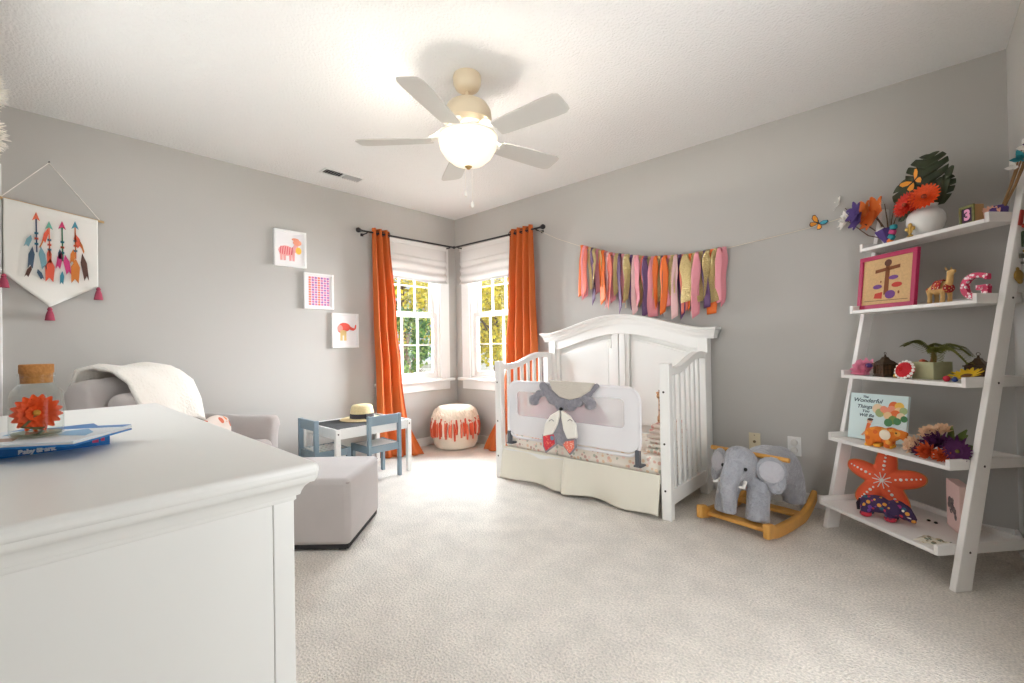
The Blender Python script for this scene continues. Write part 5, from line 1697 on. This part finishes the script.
for cx, cz, r, c in ((.0, .165, .026, 0), (.012, .145, .022, 1), (.045, .15, .020, 2), (.075, .185, .024, 3), (.10, .185, .022, 2), (.065, .165, .022, 4), (.10, .16, .022, 5), (.12, .165, .018, 1), (.085, .14, .026, 3), (.05, .135, .02, 5), (.11, .135, .02, 0), (.075, .115, .022, 6), (.055, .10, .02, 7), (.095, .11, .018, 7), (.125, .125, .016, 7), (.03, .165, .018, 4)):
    polys.append((c, circ(cx, cz, r)))
polys = [(c_, [(x_ * .9 + .0, z_) for x_, z_ in p_]) for c_, p_ in polys]
polys += [(8, circ(-.03, .098, .012)), (9, circ(-.028, .106, .013, .007)), (3, [(-.05, .03), (-.04, .035), (-.022, .085), (-.04, .088)]), (8, [(-.065, .02), (-.055, .018), (-.042, .04), (-.05, .042)])]
b = MB()
for i, (mi, poly) in enumerate(polys):
    b.prism(poly, -.0108 - .00006 * i, -.0102, mi)
b.build('cover_art', [mat('bk%d' % i, c, .6) for i, c in enumerate(((232, 206, 170), (160, 176, 120), (240, 190, 80), (230, 110, 50), (236, 150, 120), (240, 200, 150), (120, 150, 70), (70, 130, 80), (214, 160, 130), (60, 44, 40)))], bk, smooth=False)

oe = thing('plush_elephant', 'orange patchwork plush elephant with a cream ear in front of the book', 'stuffed toy', S(3, -.03, .05), -SA + R_(28))
OPL = pattern_mat('orange_patchwork', (220, 120, 36), [(236, 150, 50), (200, 90, 30), (226, 160, 70)], 40, .5, .85, .7)
b = MB()
b.ell((-.03, 0, .058), (.05, .032, .040)); b.ell((-.055, 0, .055), (.032, .030, .036)); b.ell((.022, 0, .066), (.034, .03, .034))
b.tube([(.045, 0, .066), (.068, -.004, .06), (.078, -.006, .04)], [.020, .014, .011], 10); b.tube([(.05, 0, .075), (.082, 0, .07)], [.018, .014], 10)
for x in (-.06, .012):
    for y in (-.02, .02): b.tube([(x, y, .05), (x, y, .004)], [.019, .018], 10)
b.build('body', OPL, oe, remesh=.005, soft=3)
b = MB(); b.ell((.005, -.036, .066), (.022, .005, .025), 16, 8); oer = b.build('ear', mat('cream_felt', (236, 222, 200), .9), oe)
b = MB(); b.ell((.045, -.026, .078), (.004, .004, .004), 8, 6); b.build('eye', DARK, oe)
b = MB()
for x in (-.065, -.03, .015): b.cbox((x, -.0, .008), (.03, .066, .016))
b.build('foot_patch', mat('gold_patch', (236, 176, 60), .9), oe, bevel=.006)

bo = thing('silk_bouquet', 'lying bouquet of cream, purple and orange silk flowers on the fourth shelf', 'bouquet', S(3, .19, .10), -SA)
CRM = mat('cream_petal', (238, 206, 174), .8, trans=.15); PUR = mat('plum_petal', (88, 34, 84), .8, trans=.1); ORP = mat('rust_petal', (206, 84, 36), .8, trans=.1); GLF = mat('silk_leaf', (96, 110, 50), .7, trans=.1)
blossom(bo, (-.095, -.045, .04), .042, CRM, 'cream_flower', 40, 1, (-.3, -1, .5), .7)
blossom(bo, (-.045, -.01, .10), .042, CRM, 'cream_flower', 40, 2, (.2, -.7, 1), .7); blossom(bo, (.0, .0, .125), .032, CRM, 'cream_flower', 30, 2, (.4, -.5, 1), .7)
blossom(bo, (-.06, -.055, .025), .036, PUR, 'purple_flower', 34, 4, (0, -1, .3), .35)
blossom(bo, (-.01, -.03, .07), .055, PUR, 'purple_flower', 44, 5, (0, -1, .8), .35); blossom(bo, (.05, -.01, .06), .05, PUR, 'purple_flower', 40, 7, (.2, -1, .6), .35)
gerbera(bo, (.085, -.035, .05), (.5, -1, .3), .048, PUR, eye=mat('olive_eye', (110, 100, 40), .9))
blossom(bo, (-.01, -.07, .03), .042, ORP, 'orange_flower', 44, 8, (0, -1, .35), .4); blossom(bo, (.045, -.06, .025), .035, ORP, 'orange_flower', 36, 9, (.3, -1, .3), .4)
b = MB()
for d in ((.3, 0, .9), (.7, .1, .6), (.9, .2, .2), (-.6, .3, .4), (.5, .4, .8)): b.petal((.0, .02, .04), d, (0, -1, .3), .11, .035)
b.tube([(-.02, .0, .03), (.04, .06, .012), (.07, .14, .006)], .006, 6); b.tube([(.02, .0, .02), (.05, .07, .006), (.085, .15, .006)], .004, 6)
b.build('stems_and_leaves', GLF, bo, fix=False)
tw2 = thing('dry_twig', 'small dark twig lying behind the right leg on the fourth shelf', 'twig', S(3, .235, .262), -SA)
b = MB(); b.tube([(-.05, 0, .004), (0, -.008, .006), (.035, -.018, .004)], .0035, 6); b.tube([(.0, -.008, .006), (.008, -.004, .035), (.012, 0, .05)], .002, 5); b.tube([(-.03, 0, .005), (-.01, .02, .006)], .003, 5); b.build('wood', mat('black_twig', (40, 34, 30), .9), tw2)

# ---- bottom tier
sf = thing('starfish_pillow', 'orange starfish pillow with white dots leaning on the bottom shelf', 'pillow', S(4, -.165, .15, .004), -SA)
sf.rotation_euler = (R_(-10), R_(4), -SA + R_(30)); WORLD[sf.name] = Matrix.Translation(sf.location) @ sf.rotation_euler.to_matrix().to_4x4()
STARC = mat('star_coral', (232, 96, 58), .85, bump=(200, .3, .002))
SR, SR2, SCZ = .17, .083, .136


def star_r(a):
    t = (a - PI / 2) / (2 * PI / 5); t = abs(t - round(t)) * 2
    return SR2 + (SR - SR2) * (.5 + .5 * math.cos(PI * t)) ** .9


b = MB()
n = 120
rings = [(0.0, 1.0), (.3, .98), (.6, .85), (.82, .6), (.94, .35), (1.0, 0.0)]
for sg in (-1, 1):
    vs, fs = [(0, sg * .045, SCZ)], []
    for f_, th in rings[1:]:
        for k in range(n):
            a = 2 * PI * k / n
            r = star_r(a) * f_
            rr_ = .045 * th * (1 - .35 * (r / SR))
            vs.append((r * math.cos(a), sg * rr_, SCZ + r * math.sin(a)))
    for k in range(n):
        fs.append((0, 1 + k, 1 + (k + 1) % n))
    for j in range(len(rings) - 2):
        for k in range(n):
            a_ = 1 + j * n + k; b_ = 1 + j * n + (k + 1) % n
            fs.append((a_, b_, b_ + n, a_ + n))
    b.add(vs, fs)
b.build('cushion', STARC, sf)
b = MB(); lp = [(star_r(2 * PI * k / n) * 1.0 * math.cos(2 * PI * k / n), 0, SCZ + star_r(2 * PI * k / n) * math.sin(2 * PI * k / n)) for k in range(n + 1)]
b.tube(lp, .0035, 6, caps=False); b.build('piping', mat('tan_piping', (206, 140, 84), .8), sf)
b = MB()
for arm in range(5):
    a = PI / 2 + arm * 2 * PI / 5
    for j, (r, s) in enumerate(((.055, .005), (.075, .0075), (.097, .006), (.116, .0055), (.133, .0045), (.149, .004))):
        f_ = r / star_r(a)
        th = np.interp(f_, [q_[0] for q_ in rings], [q_[1] for q_ in rings])
        yy = -.045 * th * (1 - .35 * (r / SR))
        b.ell((r * math.cos(a), yy, SCZ + r * math.sin(a)), (s, .003, s), 10, 6)
    b.tube([(0, -.046, SCZ), (.04 * math.cos(a + .3), -.045, SCZ + .04 * math.sin(a + .3))], .0022, 5)
    b.tube([(0, -.046, SCZ), (.04 * math.cos(a - .3), -.045, SCZ + .04 * math.sin(a - .3))], .0022, 5)
b.build('embroidered_dots', FELT_W, sf)

pe = thing('plush_elephant', 'dark purple patterned plush elephant standing below the starfish pillow', 'stuffed toy', S(4, -.02, .025), -SA + R_(30))
PPL = pattern_mat('purple_brocade', (56, 34, 74), [(196, 50, 70), (220, 150, 60), (110, 60, 140), (40, 90, 110), (150, 40, 110)], 48, .42, .8, .6)
b = MB()
b.ell((-.03, 0, .066), (.058, .038, .042)); b.ell((-.065, 0, .062), (.035, .036, .04)); b.ell((.045, -.005, .066), (.042, .036, .04)); b.ell((.075, -.01, .058), (.03, .032, .036))
b.tube([(.092, -.014, .05), (.106, -.02, .036), (.104, -.024, .02)], [.022, .017, .014], 10)
for x in (-.07, .025):
    for y in (-.024, .024): b.tube([(x, y, .055), (x, y, .005)], [.022, .022], 10)
b.build('body', PPL, pe, remesh=.006, soft=3)
for x in (-.07, .025):
    b = MB(); b.ell((x, -.026, .016), (.025, .024, .016), 14, 8); b.build('foot', pattern_mat('red_brocade', (186, 44, 62), [(236, 150, 120), (120, 30, 60)], 60, .4, .8, .6), pe)
b = MB(); b.ell((.04, -.044, .07), (.026, .006, .030), 14, 8); b.build('ear', PPL, pe)
b = MB(); b.tube([(-.098, 0, .075), (-.108, 0, .05), (-.106, -.004, .02)], [.006, .009, .007], 8); b.build('tail', mat('black_yarn', (36, 28, 40), .95), pe)
b = MB(); b.ell((.075, -.037, .07), (.006, .004, .006), 8, 6); b.build('eye', mat('cream_felt', (236, 222, 200), .9), pe)
b = MB(); b.petal((.088, -.03, .045), (.6, -.8, -.1), (0, 0, 1), .03, .012); b.build('tusk', FELT_W, pe, fix=False)

pb = thing('art_box', 'pink box with a dark floral print standing behind the right leg on the bottom shelf', 'box', S(4, .14, .23), -SA - R_(34))
b = MB(); b.box((-.075, -.022, 0), (.075, .022, .215)); b.build('box', mat('dusty_pink_card', (222, 190, 182), .6), pb, bevel=.003)
b = MB()
for cx, cz, r in ((-.03, .12, .022), (-.005, .10, .02), (.02, .09, .018), (-.02, .085, .016), (.03, .065, .014), (-.045, .10, .012), (.0, .13, .014)):
    b.prism(circ(cx, cz, r), -.0228, -.0222)
b.build('floral_print', pattern_mat('grey_floral', (96, 86, 84), [(170, 150, 140), (60, 52, 54), (130, 110, 100)], 70, .45, .7, .8), pb, smooth=False)
lf = thing('leaflet', 'creased paper leaflet lying at the front of the bottom shelf', 'paper', S(4, .232, -.005), -SA + R_(20))
b = MB(); b.grid(lambda u, v: (-.055 + .11 * u, -.045 + .09 * v, .002 + .006 * abs(math.sin(3 * PI * u)) * (1 if v > .3 else .6)), 12, 6); b.build('sheet', pattern_mat('printed_paper', (226, 220, 204), [(150, 130, 100), (120, 130, 110), (200, 180, 140)], 60, .5, .7, .5), lf, solid=.001)
for i, (u, b_, lab) in enumerate(((.03, .20, 'tiny dark bead on the bottom shelf right of the purple elephant'), (.058, .205, 'tiny dark bead nearest the pink box on the bottom shelf'))):
    bb = MB(); bb.ell((0, 0, 0), (.008, .006, .005), 10, 6); o = bb.build('bead', DARK); o.location = S(4, u, b_, .0045); tag(o, lab, 'bead')
